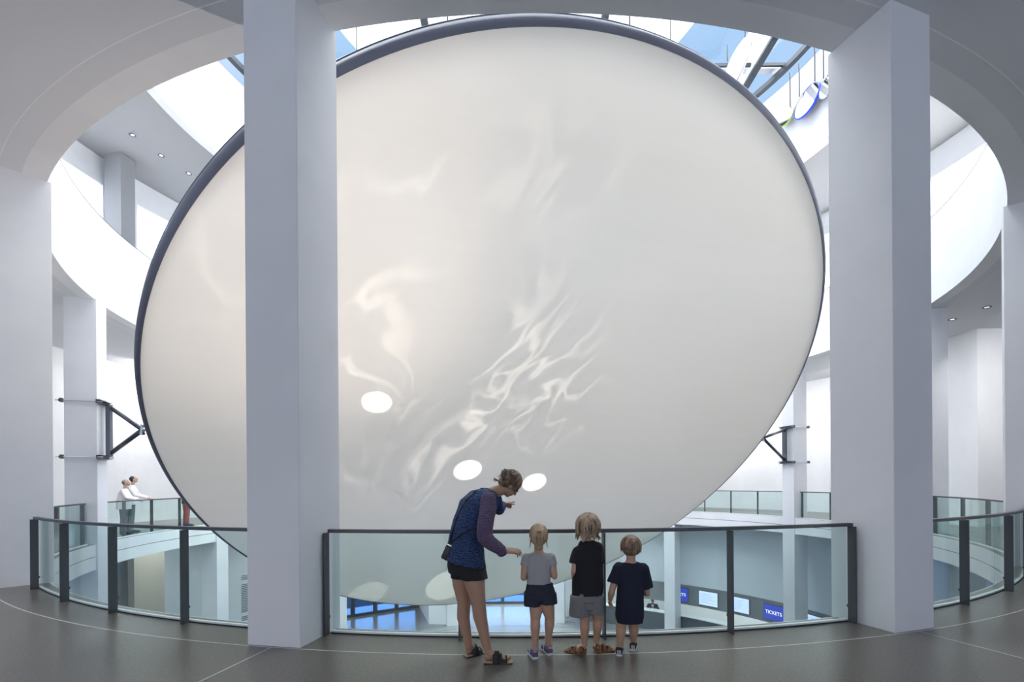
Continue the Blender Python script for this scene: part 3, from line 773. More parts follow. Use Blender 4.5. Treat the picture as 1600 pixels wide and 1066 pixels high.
def hand(b, wrist, d, palm, k=1.0, side=1, curl=(0.5, 0.55, 0.6, 0.65), thumb=0.7):
    """d: direction wrist->knuckles, palm: palm normal; fingers bend towards the palm"""
    d = Vector(d).normalized(); nrm = (Vector(palm) - d * Vector(palm).dot(d)).normalized(); w = d.cross(nrm).normalized() * side
    Wp = Vector(wrist)
    b.loft([(Wp - d * 0.01 * k, w * 0.024 * k, nrm * 0.018 * k), (Wp + d * 0.03 * k, w * 0.033 * k, nrm * 0.016 * k), (Wp + d * 0.075 * k, w * 0.040 * k, nrm * 0.014 * k), (Wp + d * 0.092 * k, w * 0.038 * k, nrm * 0.011 * k)], seg=16)
    for i, L in enumerate((0.072, 0.080, 0.075, 0.058)):
        p = Wp + d * (0.088 - 0.004 * abs(i - 1)) * k + w * (0.029 - 0.0195 * i) * k
        ang = 0.0; pts = [(p - d * 0.01 * k, 0.0092 * k)]
        for f_, rr_ in ((0.45, 0.0088), (0.30, 0.0080), (0.25, 0.0070)):
            ang += curl[i]
            dv = d * math.cos(ang) + nrm * math.sin(ang)
            p = p + dv * L * f_ * k; pts.append((p, rr_ * k))
        b.limb(pts)
    p = Wp + d * 0.025 * k + w * 0.028 * k; dv = (d * 0.75 + w * 0.65 + nrm * 0.35).normalized(); dv2 = (d * 0.95 + nrm * thumb + w * 0.1).normalized()
    q = p + dv * 0.038 * k; b.limb([(p, 0.013 * k), (q, 0.0105 * k), (q + dv2 * 0.030 * k, 0.0095 * k), (q + dv2 * 0.054 * k, 0.008 * k)])
def foot(b, ankle, heel, toe, k=1.0, toes=True):
    A, Hh, T = Vector(ankle), Vector(heel), Vector(toe); d = (T - Hh); L = d.length; d.normalize(); s = d.cross(Vector((0, 0, 1))).normalized(); z = Vector((0, 0, 1))
    zz = Hh.z
    b.ell(Hh + d * 0.03 * k + z * 0.030 * k, (0.032 * k, 0.036 * k, 0.034 * k), frame(d))
    b.limb([(A, 0.036 * k), (Hh + d * 0.06 * k + z * 0.045 * k, 0.038 * k), (Hh + d * L * 0.55 + z * 0.034 * k, 0.031 * k)])
    b.loft([(Hh + d * L * 0.25 + z * 0.026 * k, s * 0.030 * k, z * 0.026 * k), (Hh + d * L * 0.6 + z * 0.026 * k, s * 0.040 * k, z * 0.026 * k), (Hh + d * L * 0.80 + z * 0.018 * k, s * 0.043 * k, z * 0.017 * k)], seg=18)
    if toes:
        for i in range(5):
            o_ = s * (0.032 - 0.0165 * i) * k * -1
            e_ = Hh + d * (L * (1.0 - 0.035 * i) - 0.012 * k) + o_ + z * 0.012 * k
            b.limb([(Hh + d * L * 0.76 + o_ + z * 0.016 * k, 0.011 * k), (e_, (0.0125 if i == 0 else 0.0088) * k)])

def locks(b, c, Fm, k, rx, n_=60, z0=0.05, z1=-0.07, back=True, seed=1, r0=0.007):
    """strands laid over the skull from crown to tips"""
    rr = random.Random(seed)
    for i in range(n_):
        a = rr.uniform(-PI * 0.95, PI * 0.95) if back else rr.uniform(0, 2 * PI)
        # a=0 at the back of the head
        da = rr.uniform(-0.25, 0.25); ln = rr.uniform(0.85, 1.12)
        pts = []
        for j in range(7):
            t = j / 6; th = 0.12 + t * 1.75 * ln
            rad = rx * (1 + 0.05 * rr.uniform(0, 1))
            x = math.sin(a + da * t) * math.sin(min(th, 1.75)) * rad * 0.95
            y = -math.cos(a + da * t) * math.sin(min(th, 1.75)) * rad * 1.08
            z = math.cos(th) * rad * 1.02 - max(0, th - 1.6) * 0.04
            pts.append((Vector(c) + Fm @ Vector((x * k, y * k, (z + 0.018) * k)), r0 * k * (1 - 0.55 * t)))
        b.limb(pts)

def P3(px, py, d): return W(px, py, d)
def gd(px, py):
    """point on the gallery floor under a photo position"""
    o = Vector((0, 0, EYE)); d = W(px, py, 1.0) - o; return o + d * (-EYE / d.z)

# ---- woman -------------------------------------------------------
def woman():
    hR, tR = gd(757, 1036), gd(799, 1036); hL, tL = gd(728, 1027), gd(752, 1021)
    root = empty('person', ((hR + hL) / 2)); root.location.z = 0
    tag(root, 'woman in a blue knitted tunic and black shorts bending and pointing over the glass', 'person')
    root.matrix_world = Matrix.Translation(root.location)
    rt = Vector((0.62, -0.78, 0)).normalized(); ft = Vector((0.78, 0.62, 0)).normalized()
    sp = [P3(729, 893, 4.37), P3(727, 872, 4.37), P3(727, 848, 4.36), P3(734, 818, 4.36), P3(747, 792, 4.38), P3(762, 775, 4.42)]
    hd = P3(797, 757, 4.46)
    shR, elR, wrR = P3(765, 784, 4.24), P3(757, 841, 4.12), P3(790, 861.5, 4.10)
    shL, elL, wrL = P3(773, 777, 4.56), P3(780, 797, 4.66), P3(787, 788, 4.80)
    b = Blob()
    b.loft([(sp[0], rt * 0.165, ft * 0.13), (sp[1], rt * 0.165, ft * 0.125), (sp[2], rt * 0.135, ft * 0.10), (sp[3], rt * 0.145, ft * 0.11), (sp[4], rt * 0.17, ft * 0.11), (sp[5], rt * 0.12, ft * 0.08)])
    b.limb([(sp[5], 0.065), (P3(776, 768, 4.43), 0.052), (P3(788, 764, 4.45), 0.05)])
    ff = Vector((0.62, 0.35, -0.70)); Fm = frame(ff, Vector((0.55, 0.0, 0.83)))
    head(b, hd, Fm, 0.98)
    b.limb([(sp[4] + rt * 0.10, 0.055), (shR, 0.052), (elR, 0.042), (wrR, 0.026)])
    b.limb([(sp[4] - rt * 0.08, 0.055), (shL, 0.050), (elL, 0.038), (wrL, 0.026)])
    kR, aR = P3(747.5, 940, 4.27), P3(762, 1016, 4.285); kL, aL = P3(725, 941, 4.43), P3(732.5, 1009, 4.43)
    b.limb([(P3(737, 893, 4.30), 0.10), (P3(742, 912, 4.285), 0.088), (kR, 0.062), (P3(750, 963, 4.285), 0.060), (P3(756, 990, 4.285), 0.046), (aR, 0.036)])
    b.limb([(P3(722, 893, 4.43), 0.10), (P3(722, 912, 4.43), 0.086), (kL, 0.060), (P3(724, 965, 4.44), 0.058), (P3(729, 990, 4.435), 0.043), (aL, 0.035)])
    lift = Vector((0, 0, 0.026))
    foot(b, aR, hR + lift, tR + lift); foot(b, aL, hL + lift, tL + lift)
    dR = (P3(806, 861, 4.12) - wrR); hand(b, wrR, dR, Vector((0.0, 0.5, -0.8)), 0.95, 1, (0.25, 0.35, 0.45, 0.6), 0.3)
    dL = Vector((0.55, 0.75, 0.12)); hand(b, wrL, dL, Vector((0.2, 0.1, -1)), 0.95, -1, (0.03, 0.95, 1.05, 1.1), 0.2)
    b.done('body', skin_m, root, 0.0052, 3)
    # hair with a loose knot
    h = Blob(); h.ell(hd + Fm @ Vector((0, -0.026, 0.030)), (0.086, 0.092, 0.092), Fm); h.ell(hd + Fm @ Vector((0, -0.055, -0.015)), (0.072, 0.055, 0.065), Fm)
    locks(h, hd + Fm @ Vector((0, -0.02, 0.008)), Fm, 1.0, 0.094, 46, seed=4)
    kn = P3(791, 742, 4.38)
    for i in range(16):
        a = i * 2.4; q = kn + Vector((math.cos(a) * 0.026, math.sin(a * 1.3) * 0.02, math.sin(a) * 0.026)); h.ball(q, 0.026)
        h.limb([(q, 0.012), (q + Vector((math.cos(a * 2), -0.3, math.sin(a * 3))).normalized() * 0.035, 0.006)])
    for i in range(5):
        q = hd + Fm @ Vector((0.02 * (i - 2), -0.09, -0.05)); h.limb([(q, 0.006), (q + Vector((-0.03 - 0.008 * i, 0, -0.01 + 0.012 * i)), 0.0035), (q + Vector((-0.06, 0, 0.004 * i)), 0.002)])
    h.done('hair', hair_w, root, 0.0045, 1)
    eyes(hd, Fm, root)
    # tunic
    t = Blob()
    t.loft([(P3(724.5, 879, 4.36), rt * 0.20 + Vector((0, 0, -0.03)), ft * 0.165 + Vector((0, 0, -0.03))), (P3(726, 866, 4.36), rt * 0.185, ft * 0.155), (P3(727, 848, 4.36), rt * 0.168, ft * 0.14), (sp[3], rt * 0.168, ft * 0.13 - Vector((0, 0, 0.04))),
            (P3(744, 796, 4.38), rt * 0.185, ft * 0.11 - Vector((0, 0, 0.09))), (P3(755, 782, 4.40), rt * 0.175, ft * 0.085 - Vector((0, 0, 0.09))), (P3(763, 774.5, 4.42), rt * 0.145, ft * 0.06 - Vector((0, 0, 0.06)))], pw=2.3)
    t.limb([(P3(756, 788, 4.30), 0.075), (P3(763, 781, 4.26), 0.06)])
    t.limb([(P3(760, 784, 4.50), 0.07), (shL, 0.062)])
    t.done('knitted_tunic', knit_m, root, 0.0065, 3, 0.006, 16)
    t = Blob()
    t.limb([(P3(763, 782, 4.25), 0.073), (P3(762, 800, 4.20), 0.070), (P3(758, 822, 4.15), 0.068), (P3(757, 840, 4.12), 0.064), (P3(768, 850, 4.11), 0.058), (P3(781, 858, 4.10), 0.050), (P3(784, 862, 4.10), 0.047)])
    t.done('sleeve', sleeve_m, root, 0.0065, 2, 0.005, 20)['label'] = 'sheer purplish knitted sleeve'
    t = Blob(); t.limb([(shL, 0.062), (elL, 0.05), (P3(785, 790, 4.75), 0.042)]); t.done('sleeve', knit_m, root, 0.0065, 2)
    # black top showing at the neck
    t = Blob(); t.loft([(P3(761, 777, 4.41), rt * 0.13, ft * 0.065 - Vector((0, 0, 0.065))), (P3(766.5, 771.5, 4.42), rt * 0.10, ft * 0.055 - Vector((0, 0, 0.055)))])
    t.done('undershirt', strap_m, root, 0.006, 2)
    s = Blob()
    s.loft([(P3(728, 868, 4.37), rt * 0.17, ft * 0.14), (P3(729, 885, 4.37), rt * 0.178, ft * 0.15), (P3(730, 896, 4.37), rt * 0.175, ft * 0.145)], pw=2.4)
    s.loft([(P3(737, 888, 4.305), rt * 0.10, ft * 0.13), (P3(741.5, 905, 4.29), rt * 0.098, ft * 0.122)]); s.loft([(P3(724, 886, 4.43), rt * 0.10, ft * 0.125), (P3(724, 903, 4.43), rt * 0.098, ft * 0.118)])
    s.done('shorts', shorts_black, root, 0.006, 2, 0.004, 18)
    # sandals: sole and straps
    for hh, tt in ((hR, tR), (hL, tL)):
        d = (tt - hh).normalized(); L = (tt - hh).length; sd = d.cross(Vector((0, 0, 1))).normalized(); zz = Vector((0, 0, 1))
        r2 = Blob(); r2.loft([(hh - d * 0.008 + zz * 0.012, sd * 0.030, zz * 0.012), (hh + d * 0.05 + zz * 0.012, sd * 0.040, zz * 0.012), (hh + d * L * 0.5 + zz * 0.012, sd * 0.040, zz * 0.012), (hh + d * L * 0.78 + zz * 0.012, sd * 0.052, zz * 0.012), (tt + d * 0.012 + zz * 0.012, sd * 0.034, zz * 0.012)], seg=20, pw=3)
        sand = r2.done('sandal', sole_m, root, 0.005, 1); sand['label'] = 'tan-soled sandal with black straps'
        bm = bmesh.new(); bar(bm, hh - d * 0.004 + zz * 0.004, tt + d * 0.008 + zz * 0.004, 0.084, 0.008); link_mesh('outsole', bm, black_m, sand)
        for q, w in ((0.42, 0.030), (0.60, 0.010), (0.74, 0.022)):
            bm = bmesh.new(); N = 12; top = 0.100 if q < 0.5 else (0.082 if q < 0.7 else 0.060); rg = []
            for i in range(N + 1):
                a = PI * i / N; c_ = hh + d * (L * q + 0.006 * math.cos(a)) + sd * math.cos(a) * (0.049 if q < 0.7 else 0.052) + zz * (0.012 + math.sin(a) * (top - 0.012))
                o_ = (sd * math.cos(a) + zz * math.sin(a)).normalized() * 0.004
                rg.append([bm.verts.new(c_ + d * w + o_), bm.verts.new(c_ - d * w + o_), bm.verts.new(c_ - d * w - o_), bm.verts.new(c_ + d * w - o_)])
            for A, B in zip(rg, rg[1:]):
                for k in range(4): bm.faces.new((A[k], A[(k + 1) % 4], B[(k + 1) % 4], B[k]))
            bmesh.ops.recalc_face_normals(bm, faces=bm.faces[:]); link_mesh('strap', bm, strap_m, sand, True)
    # shoulder bag: its own thing
    bag = empty('shoulder_bag', P3(700, 863, 4.28)); tag(bag, 'small dark grey crossbody bag hanging at the back of the woman', 'bag')
    c = P3(699.5, 862, 4.30); bm = bmesh.new()
    Mx = Matrix.Translation(c) @ Matrix.Rotation(R(24), 4, 'Y') @ Matrix.Rotation(R(-20), 4, 'Z')
    vs = box(bm, (-0.032, -0.018, -0.075), (0.032, 0.018, 0.075), Mx); bmesh.ops.bevel(bm, geom=bm.edges[:], offset=0.007, segments=3, affect='EDGES')
    link_mesh('pouch', bm, bag_m, bag, True)
    bm = bmesh.new(); box(bm, (-0.034, -0.021, 0.055), (0.034, 0.021, 0.062), Mx); link_mesh('zip', bm, chrome_m, bag)
    path = [P3(703, 849, 4.30), P3(705, 838, 4.25), P3(712, 815, 4.21), P3(718, 800, 4.22), P3(727, 784, 4.25), P3(740, 770, 4.31), P3(752, 763.5, 4.38), P3(760, 764, 4.44)]
    bm = bmesh.new()
    for a_, b_ in zip(path, path[1:]): tube(bm, a_, b_, 0.007, seg=8); ball(bm, b_, 0.007, 1)
    link_mesh('strap', bm, strap_m, bag, True)
    path = [P3(703, 849, 4.30), P3(712, 842, 4.215), P3(722, 834, 4.19), P3(734, 828, 4.19), P3(748, 826, 4.22)]
    bm = bmesh.new()
    for a_, b_ in zip(path, path[1:]): tube(bm, a_, b_, 0.006, seg=8); ball(bm, b_, 0.006, 1)
    link_mesh('strap', bm, strap_m, bag, True)
woman()

# ---- a child seen from behind --------------------------------------
def child(label, D, hd, hk, neck, shl, shr, elbows, wrists, hip, knees, ankles, feet, tee, hem, shorts_spec, skin, hair_f, sleeve_to, face=(0.05, 1, -0.05), sleeve_r=0.062, handk=0.68, tee_name='t_shirt'):
    """photo positions; D the distance of the body"""
    root = empty('person', gd(hip[0], (feet[0][1][1] + feet[1][1][1]) / 2 + 2)); tag(root, label, 'person')
    s = D / FPX
    P = lambda q, dd=0.0: P3(q[0], q[1], D + dd)
    X = Vector((1, 0, 0)); Y = Vector((0, 1, 0)); Z = Vector((0, 0, 1))
    b = Blob(); H = P(hd); Fm = frame(face)
    head(b, H, Fm, hk)
    b.limb([(H + Vector((0, -0.01, -0.05)), 0.040), (P(neck), 0.040)])
    chest = (P(shl) + P(shr)) / 2; hp = P(hip)
    sw = (P(shr) - P(shl)).length / 2
    b.loft([(hp - Z * 0.04, X * 0.098, Y * 0.082), (hp + Z * 0.05, X * 0.098, Y * 0.08), (hp.lerp(chest, 0.45), X * 0.086, Y * 0.07), (hp.lerp(chest, 0.82), X * sw * 0.95, Y * 0.075), (chest + Z * 0.01, X * sw * 0.75, Y * 0.055), (P(neck), X * 0.04, Y * 0.04)])
    for i, (sh, el, wr) in enumerate(zip((shl, shr), elbows, wrists)):
        S, E_, Wr = P(sh), P(el[:2], el[2]), P(wr[:2], wr[2])
        b.limb([(S, 0.038), (S.lerp(E_, 0.5), 0.034), (E_, 0.028), (E_.lerp(Wr, 0.3), 0.029), (Wr, 0.020)])
        d = (Wr - E_).normalized(); hand(b, Wr, d, Vector((1 if i == 0 else -1, 0.3, -0.1)), handk, 1 if i == 0 else -1, (0.5, 0.55, 0.6, 0.65), 0.5)
    for kn, an, ft_ in zip(knees, ankles, feet):
        hh, tt = gd(*ft_[0]), gd(*ft_[1]); dz = hh.y - D
        A = Vector(P3(an[0], an[1], hh.y + 0.02)); K = P3(kn[0], kn[1], D + dz * 0.5)
        top = Vector((K.x * 0.6 + hp.x * 0.4, D, hp.z - 0.05))
        b.limb([(top, 0.072), (K.lerp(top, 0.5), 0.062), (K, 0.044), (K.lerp(A, 0.3) - Y * 0.008, 0.045), (K.lerp(A, 0.7), 0.033), (A, 0.026)])
        foot(b, A, hh + Z * 0.015, tt + Z * 0.015, 0.68, toes=True)
    b.done('body', skin, root, 0.0052, 3)
    eyes(H, Fm, root, hk)
    h = Blob(); hair_mat_ = hair_f(h, H, Fm); h.done('hair', hair_mat_, root, 0.0045, 1)
    # upper garment: list of (px, py, half width px, depth)
    t = Blob(); t.loft([(P((x, y)), X * (w * s), Y * dp) for x, y, w, dp in hem], pw=2.4)
    for i, (sh, el) in enumerate(zip((shl, shr), elbows)):
        S, E_ = P(sh), P(el[:2], el[2]); k_ = sleeve_to[i]
        t.limb([(S + X * (0.02 if i == 0 else -0.02), sleeve_r * 0.85), (S, sleeve_r * 0.88)])
        tube(t.bm, S - (E_ - S) * 0.05, S.lerp(E_, k_ + 0.12), sleeve_r * 0.88, sleeve_r * 1.02, 24)
    t.done(tee_name, tee, root, 0.006, 2, 0.006, 15)
    if shorts_spec:
        m_, secs, legs = shorts_spec
        t = Blob(); t.loft([(P((x, y)), X * (w * s), Y * dp) for x, y, w, dp in secs], pw=2.4)
        for (x0, y0, w0, x1, y1, w1) in legs: t.loft([(P((x0, y0)), X * (w0 * s), Y * 0.10), (P((x1, y1)), X * (w1 * s), Y * 0.098)], pw=2.4)
        t.done('shorts', m_, root, 0.006, 2, 0.005, 16)
    return root

def trainers(root, ht, skin_sock=True):
    for q0, q1 in ht:
        hh, tt = gd(*q0), gd(*q1); d = (tt - hh).normalized(); L = (tt - hh).length; sd = d.cross(Vector((0, 0, 1))).normalized(); zz = Vector((0, 0, 1))
        r2 = Blob(); r2.loft([(hh - d * 0.01 + zz * 0.034, sd * 0.028, zz * 0.028), (hh + d * 0.03 + zz * 0.042, sd * 0.034, zz * 0.034), (hh + d * L * 0.5 + zz * 0.038, sd * 0.036, zz * 0.030), (hh + d * L * 0.8 + zz * 0.030, sd * 0.040, zz * 0.022), (tt + d * 0.015 + zz * 0.026, sd * 0.026, zz * 0.014)], seg=20)
        sh = r2.done('shoe', shoe_blue, root, 0.005, 1); sh['label'] = 'blue, white and orange trainer'
        r2 = Blob(); r2.loft([(hh - d * 0.016 + zz * 0.009, sd * 0.030, zz * 0.011), (hh + d * L * 0.5 + zz * 0.009, sd * 0.038, zz * 0.011), (hh + d * L * 0.8 + zz * 0.009, sd * 0.044, zz * 0.011), (tt + d * 0.022 + zz * 0.009, sd * 0.028, zz * 0.011)], seg=20, pw=2.6); r2.done('sole', shoe_white, sh, 0.005, 1)
        bm = bmesh.new(); ball(bm, hh + d * 0.004 + zz * 0.062, 0.022, 2, (0.9, 0.7, 0.7)); link_mesh('heel_tab', bm, shoe_orange, sh, True)
        for s in (-1, 1):
            bm = bmesh.new(); bar(bm, hh + d * L * 0.35 + sd * s * 0.0365 + zz * 0.028, hh + d * L * 0.52 + sd * s * 0.033 + zz * 0.062, 0.006, 0.014); link_mesh('side_stripe', bm, shoe_white, sh)
        bm = bmesh.new(); ball(bm, hh + d * L * 0.72 + zz * 0.040, 0.03, 2, (1, 1.1, 0.5)); link_mesh('toe_panel', bm, shoe_white, sh, True)

# girl
def hair_girl(h, H, Fm):
    k = 0.9
    h.ell(H + Fm @ Vector((0, -0.020, 0.024)), (0.079, 0.086, 0.084), Fm); h.ell(H + Fm @ Vector((0, -0.045, -0.030)), (0.066, 0.048, 0.055), Fm)
    locks(h, H + Vector((0, -0.012, 0.004)), Fm, k, 0.094, 44, seed=9)
    kn = H + Vector((0.0, -0.105, 0.045)); h.ball(kn, 0.02)
    rr = random.Random(5)
    for i in range(16):
        a = rr.uniform(-1, 1) * 0.020; c = rr.uniform(-1, 1) * 0.010
        h.limb([(kn + Vector((a * 0.3, 0, 0)), 0.010), (kn + Vector((a, -0.022 + c, -0.04)), 0.011), (kn + Vector((a * 1.3, -0.016 + c, -0.09)), 0.009), (kn + Vector((a * 0.9, -0.004 + c, -0.135 - 0.02 * rr.random())), 0.004)])
    for s in (-1, 1):
        for i in range(3): h.limb([(H + Fm @ Vector((0.070 * s, -0.03, -0.03 - 0.01 * i)), 0.006), (H + Fm @ Vector(((0.072 + 0.004 * i) * s, -0.045, -0.085 - 0.01 * i)), 0.003)])
    return hair_g
g = child('small girl with a blonde ponytail, grey T-shirt and dark shorts', 4.42, (841.5, 838), 0.86, (841.5, 861), (822, 871), (861, 871),
      [(818, 903, -0.02), (866.5, 901, -0.02)], [(822, 897, 0.17), (862, 896, 0.17)], (843, 925), [(836.5, 968), (859, 965)], [(836, 1008), (857, 1001)],
      [((836, 1029), (829.5, 1020)), ((858.5, 1023), (849.5, 1014))], grey_tee,
      [(843, 917, 19.5, 0.088), (842, 905, 18.5, 0.082), (841.5, 888, 20, 0.08), (841.5, 873, 21.5, 0.075), (841.5, 864.5, 15, 0.055)],
      (navy_shorts, [(844, 911, 20, 0.095), (844, 925, 23.5, 0.10), (844, 932, 24, 0.10)], [(832, 926, 13.2, 832, 945.5, 14.0), (856, 926, 13.2, 857, 942.5, 14.0), (844.5, 926, 12, 844.5, 937.5, 8)]),
      skin_kid, hair_girl, (0.30, 0.30), sleeve_r=0.045)
trainers(g, [((836, 1030), (829.5, 1020)), ((859, 1024), (849.5, 1014))])
for an in ((836, 1008), (857, 1001)):
    d_ = gd(an[0], an[1] + 20).y + 0.02; bm = bmesh.new(); q = P3(an[0], an[1], d_); tube(bm, q - Vector((0, 0, 0.055)), q + Vector((0, 0, 0.035)), 0.034, 0.033, 20); link_mesh('sock', bm, sock_m, g, True)
bm = bmesh.new(); ball(bm, P3(841.5, 838, 4.42) + Vector((0, -0.112, 0.045)), 0.014); link_mesh('hair_tie', bm, band_elastic, g, True)

# taller boy
def hair_boy(h, H, Fm):
    h.ell(H + Fm @ Vector((0, -0.014, 0.020)), (0.094, 0.100, 0.094), Fm); h.ell(H + Fm @ Vector((0, -0.030, -0.038)), (0.092, 0.080, 0.056), Fm)
    locks(h, H + Vector((0, -0.008, -0.008)), Fm, 1.0, 0.112, 110, seed=12, r0=0.009)
    rr = random.Random(8)
    for i in range(34):
        a = rr.uniform(-2.3, 2.3); q = H + Vector((math.sin(a) * 0.088, -math.cos(a) * 0.088, rr.uniform(-0.085, -0.035)))
        h.limb([(q, 0.010), (q + Vector((math.sin(a) * 0.014 + rr.uniform(-.012, .012), -math.cos(a) * 0.012, -0.025)), 0.007), (q + Vector((math.sin(a) * rr.uniform(0.0, 0.03), -math.cos(a) * 0.016, -0.045)), 0.003)])
    return hair_b
b1_ = child('taller boy with shaggy blond hair, black T-shirt and grey shorts', 4.45, (918.5, 824), 0.88, (917, 845), (904, 862), (933, 856),
      [(897, 893, -0.03), (936, 893, 0.14)], [(899, 914, 0.06), (938, 878, 0.30)], (917.5, 930), [(913.5, 968), (934, 966)], [(913, 1008), (932, 1002)],
      [((909, 1022), (896, 1021)), ((932, 1018), (938, 1016))], black_tee,
      [(917.5, 929, 23.5, 0.105), (918.5, 915, 24.5, 0.10), (917.5, 895, 23.5, 0.092), (919, 872, 23, 0.085), (919.5, 859, 20, 0.07), (918.5, 850, 15, 0.058), (918, 845, 11.5, 0.048)],
      (grey_shorts, [(917, 924, 23, 0.10), (917, 938, 24, 0.105)], [(906, 930, 14.5, 905.5, 962, 16.5), (931, 930, 13, 931.5, 958, 13), (919, 930, 12, 919, 950, 8)]),
      skin_kid, hair_boy, (0.52, 0.45), sleeve_r=0.062)
for q0, q1 in (((911, 1024), (894, 1020)), ((932, 1020), (942, 1019))):
    hh, tt = gd(*q0), gd(*q1); d = (tt - hh).normalized(); sd = d.cross(Vector((0, 0, 1))).normalized(); zz = Vector((0, 0, 1)); tt = hh + d * 0.17; L = 0.17
    r2 = Blob(); r2.loft([(hh - d * 0.02 + zz * 0.010, sd * 0.028, zz * 0.010), (hh + d * 0.05 + zz * 0.010, sd * 0.036, zz * 0.010), (hh + d * L * 0.75 + zz * 0.010, sd * 0.044, zz * 0.010), (tt + d * 0.012 + zz * 0.010, sd * 0.030, zz * 0.010)], seg=20, pw=2.8)
    sn = r2.done('sandal', brown_m, b1_, 0.005, 1); sn['label'] = 'brown leather buckle sandal'
    for q, top, w in ((0.12, 0.070, 0.009), (0.42, 0.066, 0.012), (0.72, 0.050, 0.012)):
        bm = bmesh.new(); N = 12; rg = []
        for i in range(N + 1):
            a = PI * i / N; c_ = hh + d * (L * q) + sd * math.cos(a) * 0.042 + zz * (0.012 + math.sin(a) * (top - 0.012)); o_ = (sd * math.cos(a) + zz * math.sin(a)) * 0.004
            rg.append([bm.verts.new(c_ + d * w + o_), bm.verts.new(c_ - d * w + o_), bm.verts.new(c_ - d * w - o_), bm.verts.new(c_ + d * w - o_)])
        for A, B in zip(rg, rg[1:]):
            for k in range(4): bm.faces.new((A[k], A[(k + 1) % 4], B[(k + 1) % 4], B[k]))
        bmesh.ops.recalc_face_normals(bm, faces=bm.faces[:]); link_mesh('strap', bm, brown_m, sn, True)
    r2 = Blob(); r2.loft([(hh - d * 0.022 + zz * 0.03, sd * 0.030, d * 0.008), (hh - d * 0.020 + zz * 0.062, sd * 0.028, d * 0.007)], seg=16); r2.done('heel_cup', brown_m, sn, 0.004, 1)

# smallest boy
def hair_small(h, H, Fm):
    h.ell(H + Fm @ Vector((0, -0.010, 0.020)), (0.086, 0.092, 0.082), Fm); h.ell(H + Fm @ Vector((0, -0.030, -0.020)), (0.076, 0.066, 0.045), Fm)
    locks(h, H + Vector((0, -0.008, 0.004)), Fm, 0.88, 0.106, 70, seed=21)
    return hair_s
b2_ = child('smallest child, short brown hair, in an oversized navy T-shirt', 4.46, (985.5, 857), 0.86, (985.5, 875), (967, 888), (1004, 889),
      [(955.5, 925, -0.01), (1011, 928, 0.05)], [(953.5, 937, 0.03), (1008, 925, 0.20)], (985, 945), [(970, 979), (990, 977)], [(969, 1009), (990, 1002)],
      [((968, 1023), (968.5, 1014)), ((987.5, 1015), (990.5, 1008))], navy_tee,
      [(984, 972, 20, 0.105), (983.5, 962, 22.5, 0.115), (984, 935, 20.5, 0.105), (985, 905, 20, 0.09), (985.5, 890, 21, 0.08), (985.5, 879, 13, 0.05)],
      None, skin_kid, hair_small, (0.52, 0.62), sleeve_r=0.062)
for q0, q1 in (((967.5, 1025), (968.5, 1014)), ((989, 1017), (990.5, 1008))):
    hh, tt = gd(*q0), gd(*q1); d = (tt - hh).normalized(); sd = d.cross(Vector((0, 0, 1))).normalized(); zz = Vector((0, 0, 1)); tt = hh + d * 0.16; L = 0.16
    r2 = Blob(); r2.loft([(hh - d * 0.012 + zz * 0.028, sd * 0.028, zz * 0.024), (hh + d * 0.03 + zz * 0.036, sd * 0.033, zz * 0.030), (hh + d * L * 0.6 + zz * 0.032, sd * 0.036, zz * 0.024), (tt + zz * 0.022, sd * 0.026, zz * 0.014)], seg=20)
    sh = r2.done('shoe', navy_shorts, b2_, 0.005, 1)
    r2 = Blob(); r2.loft([(hh - d * 0.018 + zz * 0.007, sd * 0.030, zz * 0.009), (hh + d * L * 0.6 + zz * 0.007, sd * 0.040, zz * 0.009), (tt + d * 0.008 + zz * 0.007, sd * 0.028, zz * 0.009)], seg=20, pw=2.6); r2.done('sole', shoe_white, sh, 0.005, 1)
    for s in (-1, 0, 1):
        bm = bmesh.new(); bar(bm, hh - d * 0.017 + sd * s * 0.013 + zz * 0.018, hh - d * 0.012 + sd * s * 0.012 + zz * 0.052, 0.006, 0.004, d); link_mesh('heel_stripe', bm, shoe_white, sh)

